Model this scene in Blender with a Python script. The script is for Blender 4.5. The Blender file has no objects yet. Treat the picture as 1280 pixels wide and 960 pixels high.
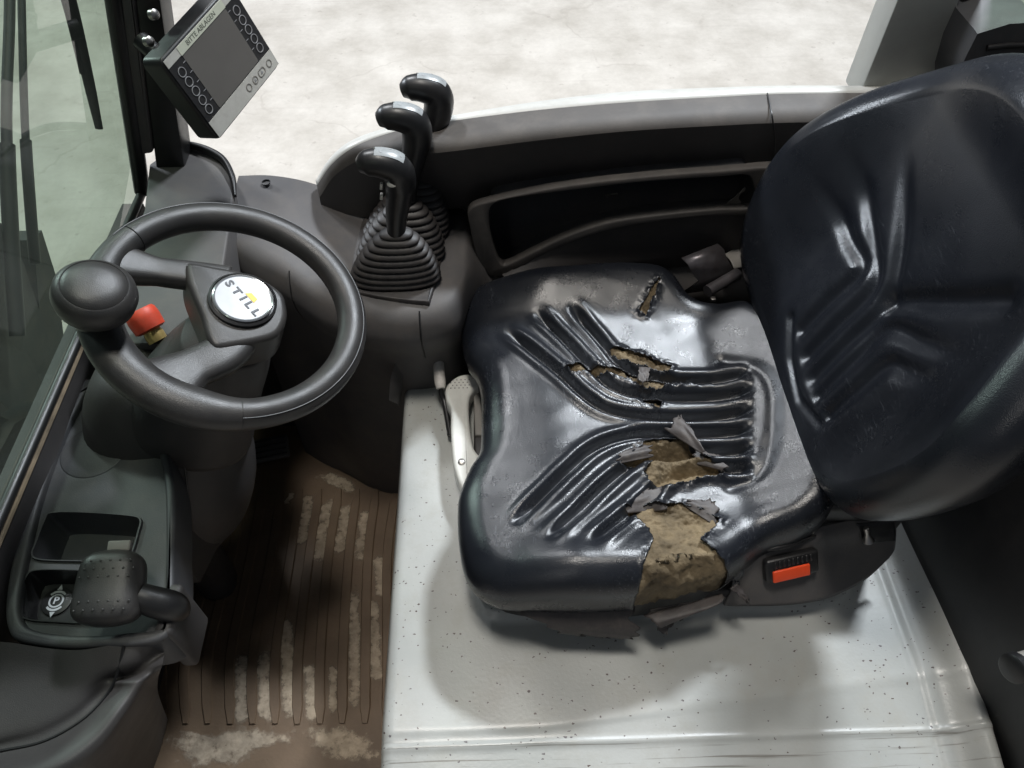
import bpy, bmesh, math, random
import numpy as np
from mathutils import Vector, Matrix, noise
from mathutils.geometry import tessellate_polygon

random.seed(7)
SC = bpy.context.scene
COL = SC.collection
R = math.radians

# ------------------------------------------------------------------ camera
cam = bpy.data.cameras.new('camera')
cam.sensor_width = 36.0
cam.lens = 963.0 / 1280.0 * 36.0
cam.clip_start = 0.02
cam.clip_end = 200
camo = bpy.data.objects.new('camera', cam)
COL.objects.link(camo)
camo.location = (0, 0, 1.36)
camo.rotation_euler = (R(90 - 51), 0, R(-2))
SC.camera = camo
SC.render.resolution_x, SC.render.resolution_y = 1024, 768

# ------------------------------------------------------------------ light of the hall, with added fill lamps
W = bpy.data.worlds.new('World'); SC.world = W; W.use_nodes = True
W.node_tree.nodes['Background'].inputs[0].default_value = (0.74, 0.85, 1.0, 1)
W.node_tree.nodes['Background'].inputs[1].default_value = 0.105
def lamp(name, loc, target, size, power, col, size_y=None):
    l = bpy.data.lights.new(name, 'AREA'); l.energy = power; l.color = col
    l.shape = 'RECTANGLE'; l.size = size; l.size_y = size_y or size
    o = bpy.data.objects.new(name, l); COL.objects.link(o); o.location = loc
    o.rotation_euler = (Vector(target) - Vector(loc)).to_track_quat('-Z', 'Y').to_euler()
    return o
lamp('hall_or_fill_lamp', (2.4, 4.2, 5.8), (0.1, 0.7, 0), 0.9, 520, (0.88, 0.94, 1.0), 0.4)
lamp('hall_or_fill_lamp', (-0.25, 0.65, 5.6), (-0.2, 0.6, 0), 0.8, 140, (1.0, 0.95, 0.88), 1.0)
lamp('hall_or_fill_lamp', (-2.4, 4.8, 5.6), (-0.3, 1.2, 0), 0.7, 190, (0.95, 0.97, 1.0), 0.5)
lamp('hall_or_fill_lamp', (-8.0, 6.5, 4.8), (0.3, 0.6, 0.6), 1.6, 650, (0.85, 0.92, 1.0), 0.8)  # added lamp, no known fixture: brings sheen to the backrest and left-facing surfaces
lamp('hall_or_fill_lamp', (-2.5, -5.0, 6.0), (0, 0.6, 0.4), 0.8, 25, (1.0, 0.97, 0.93), 1.6)  # added weak fill behind the camera, lifts the near-facing surfaces
SC.view_settings.view_transform = 'Standard'
SC.view_settings.look = 'None'
SC.view_settings.exposure = 0.0
SC.view_settings.gamma = 1.0

# ------------------------------------------------------------------ materials
MATS = {}
def nodes_of(m): return m.node_tree.nodes, m.node_tree.links
def material(name, col, rough=0.5, metal=0.0, var=0.0, vscale=8, bump=0.0, bscale=300, spec=0.5, rvar=0.0, coat=0.0, dust=None, dustamt=0.0):
    """plain procedural surface: colour + low frequency wear + fine relief"""
    m = bpy.data.materials.new(name); m.use_nodes = True
    n, l = nodes_of(m); b = n['Principled BSDF']
    b.inputs['Metallic'].default_value = metal
    b.inputs['Specular IOR Level'].default_value = spec
    b.inputs['Coat Weight'].default_value = coat
    tc = n.new('ShaderNodeTexCoord')
    c4 = (*col, 1)
    nz = n.new('ShaderNodeTexNoise'); nz.inputs['Scale'].default_value = vscale; nz.inputs['Detail'].default_value = 6
    l.new(tc.outputs['Object'], nz.inputs['Vector'])
    rp = n.new('ShaderNodeValToRGB')
    rp.color_ramp.elements[0].position = 0.3; rp.color_ramp.elements[1].position = 0.72
    rp.color_ramp.elements[0].color = (*[max(0, c * (1 - var)) for c in col], 1)
    rp.color_ramp.elements[1].color = (*[min(1, c * (1 + var)) for c in col], 1)
    l.new(nz.outputs['Fac'], rp.inputs['Fac'])
    out = rp.outputs['Color']
    if dust:
        nd = n.new('ShaderNodeTexNoise'); nd.inputs['Scale'].default_value = vscale * 2.7; nd.inputs['Detail'].default_value = 8; nd.inputs['Roughness'].default_value = 0.7
        l.new(tc.outputs['Object'], nd.inputs['Vector'])
        mr = n.new('ShaderNodeMapRange'); mr.inputs[1].default_value = 0.45; mr.inputs[2].default_value = 0.8; mr.inputs[3].default_value = 0; mr.inputs[4].default_value = dustamt
        l.new(nd.outputs['Fac'], mr.inputs[0])
        mx = n.new('ShaderNodeMixRGB'); l.new(mr.outputs[0], mx.inputs[0]); l.new(out, mx.inputs[1]); mx.inputs[2].default_value = (*dust, 1)
        out = mx.outputs[0]
    l.new(out, b.inputs['Base Color'])
    mr = n.new('ShaderNodeMapRange'); mr.inputs[3].default_value = max(0.02, rough - rvar); mr.inputs[4].default_value = min(1, rough + rvar)
    nr = n.new('ShaderNodeTexNoise'); nr.inputs['Scale'].default_value = vscale * 3.1; nr.inputs['Detail'].default_value = 7
    l.new(tc.outputs['Object'], nr.inputs['Vector']); l.new(nr.outputs['Fac'], mr.inputs[0])
    l.new(mr.outputs[0], b.inputs['Roughness'])
    if bump:
        nb = n.new('ShaderNodeTexNoise'); nb.inputs['Scale'].default_value = bscale; nb.inputs['Detail'].default_value = 3
        l.new(tc.outputs['Object'], nb.inputs['Vector'])
        bp = n.new('ShaderNodeBump'); bp.inputs['Strength'].default_value = bump; bp.inputs['Distance'].default_value = 0.001
        l.new(nb.outputs['Fac'], bp.inputs['Height']); l.new(bp.outputs['Normal'], b.inputs['Normal'])
    MATS[name] = m
    return m

DUST = (0.17, 0.145, 0.12)
material('trim_grey', (0.080, 0.076, 0.076), 0.58, var=0.12, vscale=7, bump=0.25, bscale=900, rvar=0.08, dust=DUST, dustamt=0.35)
material('rail_grey', (0.064, 0.058, 0.054), 0.62, var=0.15, vscale=7, bump=0.25, bscale=900, rvar=0.06, dust=(0.16, 0.14, 0.12), dustamt=0.4)
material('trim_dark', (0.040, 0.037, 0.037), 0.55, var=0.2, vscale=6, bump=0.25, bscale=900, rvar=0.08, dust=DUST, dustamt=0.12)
material('trim_light', (0.20, 0.19, 0.175), 0.6, var=0.15, vscale=9, bump=0.2, bscale=700, dust=(0.25, 0.22, 0.18), dustamt=0.4)
material('dash_blue_grey', (0.044, 0.045, 0.049), 0.52, var=0.15, vscale=7, bump=0.25, bscale=900, rvar=0.1, dust=DUST, dustamt=0.2)
material('black_plastic', (0.012, 0.012, 0.013), 0.42, var=0.2, vscale=10, bump=0.1, bscale=700, rvar=0.1, dust=DUST, dustamt=0.05)
material('black_satin', (0.012, 0.012, 0.013), 0.36, var=0.2, vscale=14, rvar=0.1, dust=DUST, dustamt=0.06)
material('wheel_rubber', (0.028, 0.027, 0.027), 0.40, var=0.2, vscale=12, bump=0.25, bscale=1000, rvar=0.12, dust=DUST, dustamt=0.12)
material('bellows_rubber', (0.030, 0.027, 0.027), 0.5, var=0.2, vscale=14, bump=0.2, bscale=500, dust=DUST, dustamt=0.25)
material('white_plastic', (0.62, 0.62, 0.58), 0.42, var=0.06, vscale=18, rvar=0.1, dust=(0.30, 0.27, 0.22), dustamt=0.25)
material('grip_white', (0.60, 0.57, 0.53), 0.5, var=0.1, vscale=60, dust=(0.22, 0.19, 0.15), dustamt=0.5)
material('pillar_paint', (0.34, 0.35, 0.33), 0.38, var=0.06, vscale=10, rvar=0.1, dust=(0.2, 0.18, 0.15), dustamt=0.25)
material('sill_paint', (0.50, 0.50, 0.475), 0.4, var=0.05, vscale=10, dust=(0.25, 0.22, 0.18), dustamt=0.3)
material('steel', (0.42, 0.40, 0.38), 0.38, metal=1.0, var=0.2, vscale=30, rvar=0.15, dust=(0.12, 0.09, 0.07), dustamt=0.4)
material('bracket_metal', (0.16, 0.15, 0.16), 0.42, metal=0.7, var=0.2, vscale=25, rvar=0.12, dust=(0.08, 0.05, 0.04), dustamt=0.5)
material('badge_silver', (0.40, 0.41, 0.43), 0.35, var=0.05, vscale=40, rvar=0.1)
material('badge_rim', (0.85, 0.86, 0.88), 0.18, metal=0.9, var=0.03)
material('badge_ink', (0.05, 0.055, 0.07), 0.5)
material('badge_yellow', (0.90, 0.55, 0.06), 0.5)
material('red_cap', (0.62, 0.06, 0.025), 0.5, var=0.2, vscale=50, bump=0.1, dust=(0.3, 0.12, 0.08), dustamt=0.3)
material('brass', (0.55, 0.40, 0.15), 0.35, metal=0.6, var=0.2, vscale=60)
material('orange_button', (0.90, 0.085, 0.020), 0.45, var=0.05, vscale=60)
material('screen_grey', (0.125, 0.118, 0.110), 0.30, var=0.04, vscale=20, rvar=0.06, dust=(0.16, 0.15, 0.13), dustamt=0.1)
material('keypad_black', (0.018, 0.018, 0.020), 0.4, var=0.1, vscale=40, dust=DUST, dustamt=0.1)
material('keypad_line', (0.30, 0.30, 0.31), 0.45)
material('panel_silver', (0.56, 0.55, 0.51), 0.42, metal=0.15, var=0.06, vscale=40, dust=(0.25, 0.22, 0.18), dustamt=0.3)
material('label_paper', (0.55, 0.57, 0.47), 0.55, var=0.05, vscale=60)
material('label_ink', (0.10, 0.11, 0.09), 0.6)
material('sticker_grey', (0.30, 0.32, 0.33), 0.3, var=0.08, vscale=90, rvar=0.12)
material('hose_rubber', (0.015, 0.017, 0.016), 0.55, var=0.2, vscale=9, dust=DUST, dustamt=0.15)
material('mast_steel', (0.022, 0.025, 0.023), 0.55, var=0.35, vscale=6, bump=0.2, bscale=120, dust=(0.14, 0.11, 0.08), dustamt=0.4)
material('worn_edge', (0.16, 0.12, 0.08), 0.7, var=0.5, vscale=25, bump=0.3, bscale=200)
material('flap_back', (0.055, 0.048, 0.047), 0.55, var=0.2, vscale=30, bump=0.3, bscale=500, dust=(0.2, 0.17, 0.14), dustamt=0.3)

def vinyl(name, sc, rot, amt):
    m = bpy.data.materials.new(name); m.use_nodes = True; n, l = nodes_of(m); b = n['Principled BSDF']
    tc = n.new('ShaderNodeTexCoord')
    nz = n.new('ShaderNodeTexNoise'); nz.inputs['Scale'].default_value = 9; nz.inputs['Detail'].default_value = 6
    l.new(tc.outputs['Object'], nz.inputs['Vector'])
    rp = n.new('ShaderNodeValToRGB'); rp.color_ramp.elements[0].position = 0.3; rp.color_ramp.elements[1].position = 0.75
    rp.color_ramp.elements[0].color = (0.007, 0.0085, 0.012, 1); rp.color_ramp.elements[1].color = (0.015, 0.017, 0.022, 1)
    l.new(nz.outputs['Fac'], rp.inputs[0])
    # pale scuffs rubbed into the skin
    mp = n.new('ShaderNodeMapping'); mp.inputs['Scale'].default_value = sc; mp.inputs['Rotation'].default_value = rot
    l.new(tc.outputs['Object'], mp.inputs[0])
    ns = n.new('ShaderNodeTexNoise'); ns.inputs['Scale'].default_value = 1.0; ns.inputs['Detail'].default_value = 3; ns.inputs['Distortion'].default_value = 1.5
    l.new(mp.outputs[0], ns.inputs['Vector'])
    m1 = n.new('ShaderNodeMapRange'); m1.inputs[1].default_value = 0.60; m1.inputs[2].default_value = 0.74; m1.inputs[4].default_value = amt
    l.new(ns.outputs['Fac'], m1.inputs[0])
    n2 = n.new('ShaderNodeTexNoise'); n2.inputs['Scale'].default_value = 7; n2.inputs['Detail'].default_value = 2
    l.new(tc.outputs['Object'], n2.inputs['Vector'])
    m2 = n.new('ShaderNodeMapRange'); m2.inputs[1].default_value = 0.48; m2.inputs[2].default_value = 0.62
    l.new(n2.outputs['Fac'], m2.inputs[0])
    mu = n.new('ShaderNodeMath'); mu.operation = 'MULTIPLY'; l.new(m1.outputs[0], mu.inputs[0]); l.new(m2.outputs[0], mu.inputs[1])
    mx = n.new('ShaderNodeMixRGB'); l.new(mu.outputs[0], mx.inputs[0]); l.new(rp.outputs[0], mx.inputs[1]); mx.inputs[2].default_value = (0.15, 0.16, 0.18, 1)
    l.new(mx.outputs[0], b.inputs['Base Color'])
    rr = n.new('ShaderNodeMapRange'); rr.inputs[1].default_value = 0.3; rr.inputs[2].default_value = 0.7; rr.inputs[3].default_value = 0.23; rr.inputs[4].default_value = 0.35
    nr = n.new('ShaderNodeTexNoise'); nr.inputs['Scale'].default_value = 16; nr.inputs['Detail'].default_value = 10; nr.inputs['Roughness'].default_value = 0.7
    l.new(tc.outputs['Object'], nr.inputs['Vector']); l.new(nr.outputs['Fac'], rr.inputs[0]); l.new(rr.outputs[0], b.inputs['Roughness'])
    b.inputs['Specular IOR Level'].default_value = 0.6
    vo = n.new('ShaderNodeTexVoronoi'); vo.inputs['Scale'].default_value = 900; l.new(tc.outputs['Object'], vo.inputs['Vector'])
    nb = n.new('ShaderNodeTexNoise'); nb.inputs['Scale'].default_value = 420; nb.inputs['Detail'].default_value = 4; l.new(tc.outputs['Object'], nb.inputs['Vector'])
    ad = n.new('ShaderNodeMath'); ad.operation = 'ADD'; l.new(vo.outputs['Distance'], ad.inputs[0]); l.new(nb.outputs['Fac'], ad.inputs[1])
    bp = n.new('ShaderNodeBump'); bp.inputs['Strength'].default_value = 0.22; bp.inputs['Distance'].default_value = 0.0006
    l.new(ad.outputs[0], bp.inputs['Height']); l.new(bp.outputs['Normal'], b.inputs['Normal'])
    MATS[name] = m
vinyl('vinyl', (330, 36, 300), (0, 0, 0.6), 0.6)
vinyl('vinyl_back', (300, 34, 330), (0.45, 0, 0), 0.28)

def foam():
    m = bpy.data.materials.new('foam'); m.use_nodes = True; n, l = nodes_of(m); b = n['Principled BSDF']
    tc = n.new('ShaderNodeTexCoord')
    nz = n.new('ShaderNodeTexNoise'); nz.inputs['Scale'].default_value = 22; nz.inputs['Detail'].default_value = 9; nz.inputs['Roughness'].default_value = 0.65
    l.new(tc.outputs['Object'], nz.inputs['Vector'])
    rp = n.new('ShaderNodeValToRGB'); rp.color_ramp.elements[0].position = 0.32; rp.color_ramp.elements[1].position = 0.7
    rp.color_ramp.elements[0].color = (0.060, 0.044, 0.024, 1); rp.color_ramp.elements[1].color = (0.225, 0.170, 0.098, 1)
    l.new(nz.outputs['Fac'], rp.inputs[0]); l.new(rp.outputs[0], b.inputs['Base Color'])
    b.inputs['Roughness'].default_value = 0.85
    nb = n.new('ShaderNodeTexNoise'); nb.inputs['Scale'].default_value = 260; nb.inputs['Detail'].default_value = 6; l.new(tc.outputs['Object'], nb.inputs['Vector'])
    bp = n.new('ShaderNodeBump'); bp.inputs['Strength'].default_value = 0.6; bp.inputs['Distance'].default_value = 0.002
    l.new(nb.outputs['Fac'], bp.inputs['Height']); l.new(bp.outputs['Normal'], b.inputs['Normal'])
    MATS['foam'] = m
foam()

def hood_paint():
    m = bpy.data.materials.new('hood_paint'); m.use_nodes = True; n, l = nodes_of(m); b = n['Principled BSDF']
    tc = n.new('ShaderNodeTexCoord')
    nz = n.new('ShaderNodeTexNoise'); nz.inputs['Scale'].default_value = 5; nz.inputs['Detail'].default_value = 7
    l.new(tc.outputs['Object'], nz.inputs['Vector'])
    rp = n.new('ShaderNodeValToRGB'); rp.color_ramp.elements[0].position = 0.3; rp.color_ramp.elements[1].position = 0.7
    rp.color_ramp.elements[0].color = (0.34, 0.35, 0.335, 1); rp.color_ramp.elements[1].color = (0.48, 0.49, 0.47, 1)
    l.new(nz.outputs['Fac'], rp.inputs[0])
    gz = n.new('ShaderNodeTexNoise'); gz.inputs['Scale'].default_value = 14; gz.inputs['Detail'].default_value = 9; gz.inputs['Roughness'].default_value = 0.75; l.new(tc.outputs['Object'], gz.inputs['Vector'])
    gm = n.new('ShaderNodeMapRange'); gm.inputs[1].default_value = 0.5; gm.inputs[2].default_value = 0.75; gm.inputs[4].default_value = 0.55; l.new(gz.outputs['Fac'], gm.inputs[0])
    gx = n.new('ShaderNodeMixRGB'); l.new(gm.outputs[0], gx.inputs[0]); l.new(rp.outputs[0], gx.inputs[1]); gx.inputs[2].default_value = (0.33, 0.315, 0.27, 1)
    # paint chips: sparse elongated dark flecks
    mp = n.new('ShaderNodeMapping'); mp.inputs['Scale'].default_value = (175, 290, 230); mp.inputs['Rotation'].default_value = (0, 0, 0.9)
    wn = n.new('ShaderNodeTexNoise'); wn.inputs['Scale'].default_value = 260; wn.inputs['Detail'].default_value = 3; l.new(tc.outputs['Object'], wn.inputs['Vector'])
    wv = n.new('ShaderNodeVectorMath'); wv.operation = 'SCALE'; wv.inputs['Scale'].default_value = 0.005; l.new(wn.outputs['Color'], wv.inputs[0])
    wa = n.new('ShaderNodeVectorMath'); wa.operation = 'ADD'; l.new(tc.outputs['Object'], wa.inputs[0]); l.new(wv.outputs[0], wa.inputs[1])
    l.new(wa.outputs[0], mp.inputs[0])
    vo = n.new('ShaderNodeTexVoronoi'); vo.inputs['Scale'].default_value = 1.0; vo.inputs['Randomness'].default_value = 1.0
    l.new(mp.outputs[0], vo.inputs['Vector'])
    sep = n.new('ShaderNodeSeparateColor'); l.new(vo.outputs['Color'], sep.inputs[0])
    nn = n.new('ShaderNodeTexNoise'); nn.inputs['Scale'].default_value = 7; l.new(tc.outputs['Object'], nn.inputs['Vector'])
    th = n.new('ShaderNodeMapRange'); th.inputs[1].default_value = 0.35; th.inputs[2].default_value = 0.7; th.inputs[3].default_value = 0.975; th.inputs[4].default_value = 0.66
    l.new(nn.outputs['Fac'], th.inputs[0])
    gt = n.new('ShaderNodeMath'); gt.operation = 'GREATER_THAN'; l.new(sep.outputs[0], gt.inputs[0]); l.new(th.outputs[0], gt.inputs[1])
    rad = n.new('ShaderNodeMath'); rad.operation = 'MULTIPLY'; l.new(sep.outputs[1], rad.inputs[0]); rad.inputs[1].default_value = 0.34
    lt = n.new('ShaderNodeMath'); lt.operation = 'LESS_THAN'; l.new(vo.outputs['Distance'], lt.inputs[0]); l.new(rad.outputs[0], lt.inputs[1])
    mu = n.new('ShaderNodeMath'); mu.operation = 'MULTIPLY'; l.new(gt.outputs[0], mu.inputs[0]); l.new(lt.outputs[0], mu.inputs[1])
    cc = n.new('ShaderNodeMixRGB'); l.new(sep.outputs[2], cc.inputs[0]); cc.inputs[1].default_value = (0.07, 0.04, 0.03, 1); cc.inputs[2].default_value = (0.12, 0.11, 0.12, 1)
    mx = n.new('ShaderNodeMixRGB'); l.new(mu.outputs[0], mx.inputs[0]); l.new(gx.outputs[0], mx.inputs[1]); l.new(cc.outputs[0], mx.inputs[2])
    # scratches along the seat side edge
    mp2 = n.new('ShaderNodeMapping'); mp2.inputs['Scale'].default_value = (5, 260, 40); l.new(tc.outputs['Object'], mp2.inputs[0])
    sn = n.new('ShaderNodeTexNoise'); sn.inputs['Scale'].default_value = 1; sn.inputs['Detail'].default_value = 4; l.new(mp2.outputs[0], sn.inputs['Vector'])
    sm = n.new('ShaderNodeMapRange'); sm.inputs[1].default_value = 0.60; sm.inputs[2].default_value = 0.68; sm.inputs[4].default_value = 0.8; l.new(sn.outputs['Fac'], sm.inputs[0])
    sx = n.new('ShaderNodeSeparateXYZ'); l.new(tc.outputs['Object'], sx.inputs[0])
    be = n.new('ShaderNodeMapRange'); be.inputs[1].default_value = 0.262; be.inputs[2].default_value = 0.244; l.new(sx.outputs[1], be.inputs[0])
    m3 = n.new('ShaderNodeMath'); m3.operation = 'MULTIPLY'; l.new(sm.outputs[0], m3.inputs[0]); l.new(be.outputs[0], m3.inputs[1])
    mx2 = n.new('ShaderNodeMixRGB'); l.new(m3.outputs[0], mx2.inputs[0]); l.new(mx.outputs[0], mx2.inputs[1]); mx2.inputs[2].default_value = (0.16, 0.15, 0.13, 1)
    l.new(mx2.outputs[0], b.inputs['Base Color'])
    rr = n.new('ShaderNodeMapRange'); rr.inputs[3].default_value = 0.22; rr.inputs[4].default_value = 0.42
    l.new(nz.outputs['Fac'], rr.inputs[0]); l.new(rr.outputs[0], b.inputs['Roughness'])
    bp = n.new('ShaderNodeBump'); bp.inputs['Strength'].default_value = 0.15; bp.inputs['Distance'].default_value = 0.001
    nb = n.new('ShaderNodeTexNoise'); nb.inputs['Scale'].default_value = 240; nb.inputs['Detail'].default_value = 3; l.new(tc.outputs['Object'], nb.inputs['Vector'])
    l.new(nb.outputs['Fac'], bp.inputs['Height']); l.new(bp.outputs['Normal'], b.inputs['Normal'])
    MATS['hood_paint'] = m
hood_paint()

def concrete():
    m = bpy.data.materials.new('concrete'); m.use_nodes = True; n, l = nodes_of(m); b = n['Principled BSDF']
    tc = n.new('ShaderNodeTexCoord')
    a = n.new('ShaderNodeTexNoise'); a.inputs['Scale'].default_value = 3.4; a.inputs['Detail'].default_value = 12; a.inputs['Roughness'].default_value = 0.72
    l.new(tc.outputs['Object'], a.inputs['Vector'])
    rp = n.new('ShaderNodeValToRGB'); e = rp.color_ramp.elements
    e[0].position = 0.34; e[0].color = (0.41, 0.375, 0.33, 1); e[1].position = 0.66; e[1].color = (0.59, 0.55, 0.50, 1)
    l.new(a.outputs['Fac'], rp.inputs[0])
    # tyre smears and scratches
    mp = n.new('ShaderNodeMapping'); mp.inputs['Scale'].default_value = (0.7, 14, 1); mp.inputs['Rotation'].default_value = (0, 0, -0.5); l.new(tc.outputs['Object'], mp.inputs[0])
    s = n.new('ShaderNodeTexNoise'); s.inputs['Scale'].default_value = 2; s.inputs['Detail'].default_value = 7; s.inputs['Roughness'].default_value = 0.7; l.new(mp.outputs[0], s.inputs['Vector'])
    sm = n.new('ShaderNodeMapRange'); sm.inputs[1].default_value = 0.58; sm.inputs[2].default_value = 0.74; sm.inputs[4].default_value = 0.35; l.new(s.outputs['Fac'], sm.inputs[0])
    mx = n.new('ShaderNodeMixRGB'); l.new(sm.outputs[0], mx.inputs[0]); l.new(rp.outputs[0], mx.inputs[1]); mx.inputs[2].default_value = (0.33, 0.29, 0.26, 1)
    v = n.new('ShaderNodeTexNoise'); v.inputs['Scale'].default_value = 26; v.inputs['Detail'].default_value = 4; l.new(tc.outputs['Object'], v.inputs['Vector'])
    vm = n.new('ShaderNodeMapRange'); vm.inputs[1].default_value = 0.66; vm.inputs[2].default_value = 0.74; vm.inputs[4].default_value = 0.4; l.new(v.outputs['Fac'], vm.inputs[0])
    mx2 = n.new('ShaderNodeMixRGB'); l.new(vm.outputs[0], mx2.inputs[0]); l.new(mx.outputs[0], mx2.inputs[1]); mx2.inputs[2].default_value = (0.26, 0.22, 0.19, 1)
    # thin scratch and crack lines
    cv = n.new('ShaderNodeTexVoronoi'); cv.feature = 'DISTANCE_TO_EDGE'; cv.inputs['Scale'].default_value = 1.3
    wn = n.new('ShaderNodeTexNoise'); wn.inputs['Scale'].default_value = 3; wn.inputs['Detail'].default_value = 6; l.new(tc.outputs['Object'], wn.inputs['Vector'])
    wa = n.new('ShaderNodeMixRGB'); wa.blend_type = 'ADD'; wa.inputs[0].default_value = 0.35; l.new(tc.outputs['Object'], wa.inputs[1]); l.new(wn.outputs['Color'], wa.inputs[2]); l.new(wa.outputs[0], cv.inputs['Vector'])
    cl = n.new('ShaderNodeMapRange'); cl.inputs[1].default_value = 0.004; cl.inputs[2].default_value = 0.012; cl.inputs[3].default_value = 0.2; cl.inputs[4].default_value = 0; l.new(cv.outputs['Distance'], cl.inputs[0])
    cm = n.new('ShaderNodeMath'); cm.operation = 'MULTIPLY'; l.new(cl.outputs[0], cm.inputs[0])
    cg = n.new('ShaderNodeMapRange'); cg.inputs[1].default_value = 0.5; cg.inputs[2].default_value = 0.6; l.new(wn.outputs['Fac'], cg.inputs[0]); l.new(cg.outputs[0], cm.inputs[1])
    mx3 = n.new('ShaderNodeMixRGB'); l.new(cm.outputs[0], mx3.inputs[0]); l.new(mx2.outputs[0], mx3.inputs[1]); mx3.inputs[2].default_value = (0.22, 0.18, 0.15, 1)
    l.new(mx3.outputs[0], b.inputs['Base Color'])
    b.inputs['Roughness'].default_value = 0.5
    MATS['concrete'] = m
concrete()

def mat_rubber():
    m = bpy.data.materials.new('mat_rubber'); m.use_nodes = True; n, l = nodes_of(m); b = n['Principled BSDF']
    tc = n.new('ShaderNodeTexCoord')
    a = n.new('ShaderNodeTexNoise'); a.inputs['Scale'].default_value = 5; a.inputs['Detail'].default_value = 9; a.inputs['Roughness'].default_value = 0.6
    l.new(tc.outputs['Object'], a.inputs['Vector'])
    rp = n.new('ShaderNodeValToRGB'); e = rp.color_ramp.elements
    e[0].position = 0.32; e[0].color = (0.085, 0.054, 0.032, 1); e[1].position = 0.7; e[1].color = (0.19, 0.128, 0.078, 1)
    l.new(a.outputs['Fac'], rp.inputs[0])
    l.new(rp.outputs[0], b.inputs['Base Color']); b.inputs['Roughness'].default_value = 0.6
    nb = n.new('ShaderNodeTexNoise'); nb.inputs['Scale'].default_value = 160; nb.inputs['Detail'].default_value = 5; l.new(tc.outputs['Object'], nb.inputs['Vector'])
    bp = n.new('ShaderNodeBump'); bp.inputs['Strength'].default_value = 0.4; bp.inputs['Distance'].default_value = 0.001
    l.new(nb.outputs['Fac'], bp.inputs['Height']); l.new(bp.outputs['Normal'], b.inputs['Normal'])
    MATS['mat_rubber'] = m
mat_rubber()
dm_ = material('dried_mud', (0.46, 0.375, 0.28), 0.9, var=0.3, vscale=40, bump=0.8, bscale=180, dust=(0.12, 0.08, 0.05), dustamt=0.5)
n_, l_ = nodes_of(dm_); tc_ = n_.new('ShaderNodeTexCoord'); nz_ = n_.new('ShaderNodeTexNoise'); nz_.inputs['Scale'].default_value = 60; nz_.inputs['Detail'].default_value = 8; nz_.inputs['Roughness'].default_value = 0.68
l_.new(tc_.outputs['Object'], nz_.inputs['Vector']); at_ = n_.new('ShaderNodeAttribute'); at_.attribute_name = 'cover'
ad_ = n_.new('ShaderNodeMath'); ad_.operation = 'MULTIPLY_ADD'; l_.new(at_.outputs['Fac'], ad_.inputs[0]); ad_.inputs[1].default_value = 0.42; l_.new(nz_.outputs['Fac'], ad_.inputs[2])
mr_ = n_.new('ShaderNodeMapRange'); mr_.interpolation_type = 'SMOOTHSTEP'; mr_.inputs[1].default_value = 0.60; mr_.inputs[2].default_value = 0.95; mr_.inputs[4].default_value = 0.9
l_.new(ad_.outputs[0], mr_.inputs[0]); l_.new(mr_.outputs[0], n_['Principled BSDF'].inputs['Alpha'])

def glass(name, tint, rough=0.0):
    m = bpy.data.materials.new(name); m.use_nodes = True; n, l = nodes_of(m)
    for x in list(n):
        if x.type != 'OUTPUT_MATERIAL': n.remove(x)
    o = [x for x in n if x.type == 'OUTPUT_MATERIAL'][0]
    t = n.new('ShaderNodeBsdfTransparent'); t.inputs[0].default_value = (*tint, 1)
    g = n.new('ShaderNodeBsdfGlossy'); g.inputs['Roughness'].default_value = 0.02
    lw = n.new('ShaderNodeLayerWeight'); pw = n.new('ShaderNodeMath'); pw.operation = 'POWER'; l.new(lw.outputs['Facing'], pw.inputs[0]); pw.inputs[1].default_value = 5
    f = n.new('ShaderNodeMath'); f.operation = 'MULTIPLY_ADD'; l.new(pw.outputs[0], f.inputs[0]); f.inputs[1].default_value = 0.85; f.inputs[2].default_value = 0.045
    mx = n.new('ShaderNodeMixShader'); l.new(f.outputs[0], mx.inputs[0]); l.new(t.outputs[0], mx.inputs[1]); l.new(g.outputs[0], mx.inputs[2])
    df = n.new('ShaderNodeBsdfDiffuse'); df.inputs[0].default_value = (0.30, 0.33, 0.29, 1)
    tc = n.new('ShaderNodeTexCoord'); gn = n.new('ShaderNodeTexNoise'); gn.inputs['Scale'].default_value = 4; gn.inputs['Detail'].default_value = 8; l.new(tc.outputs['Object'], gn.inputs['Vector'])
    gr = n.new('ShaderNodeMapRange'); gr.inputs[1].default_value = 0.35; gr.inputs[2].default_value = 0.75; gr.inputs[3].default_value = 0.04; gr.inputs[4].default_value = 0.22; l.new(gn.outputs['Fac'], gr.inputs[0])
    m2 = n.new('ShaderNodeMixShader'); l.new(gr.outputs[0], m2.inputs[0]); l.new(mx.outputs[0], m2.inputs[1]); l.new(df.outputs[0], m2.inputs[2])
    l.new(m2.outputs[0], o.inputs[0]); MATS[name] = m
glass('green_glass', (0.46, 0.56, 0.47))

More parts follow.
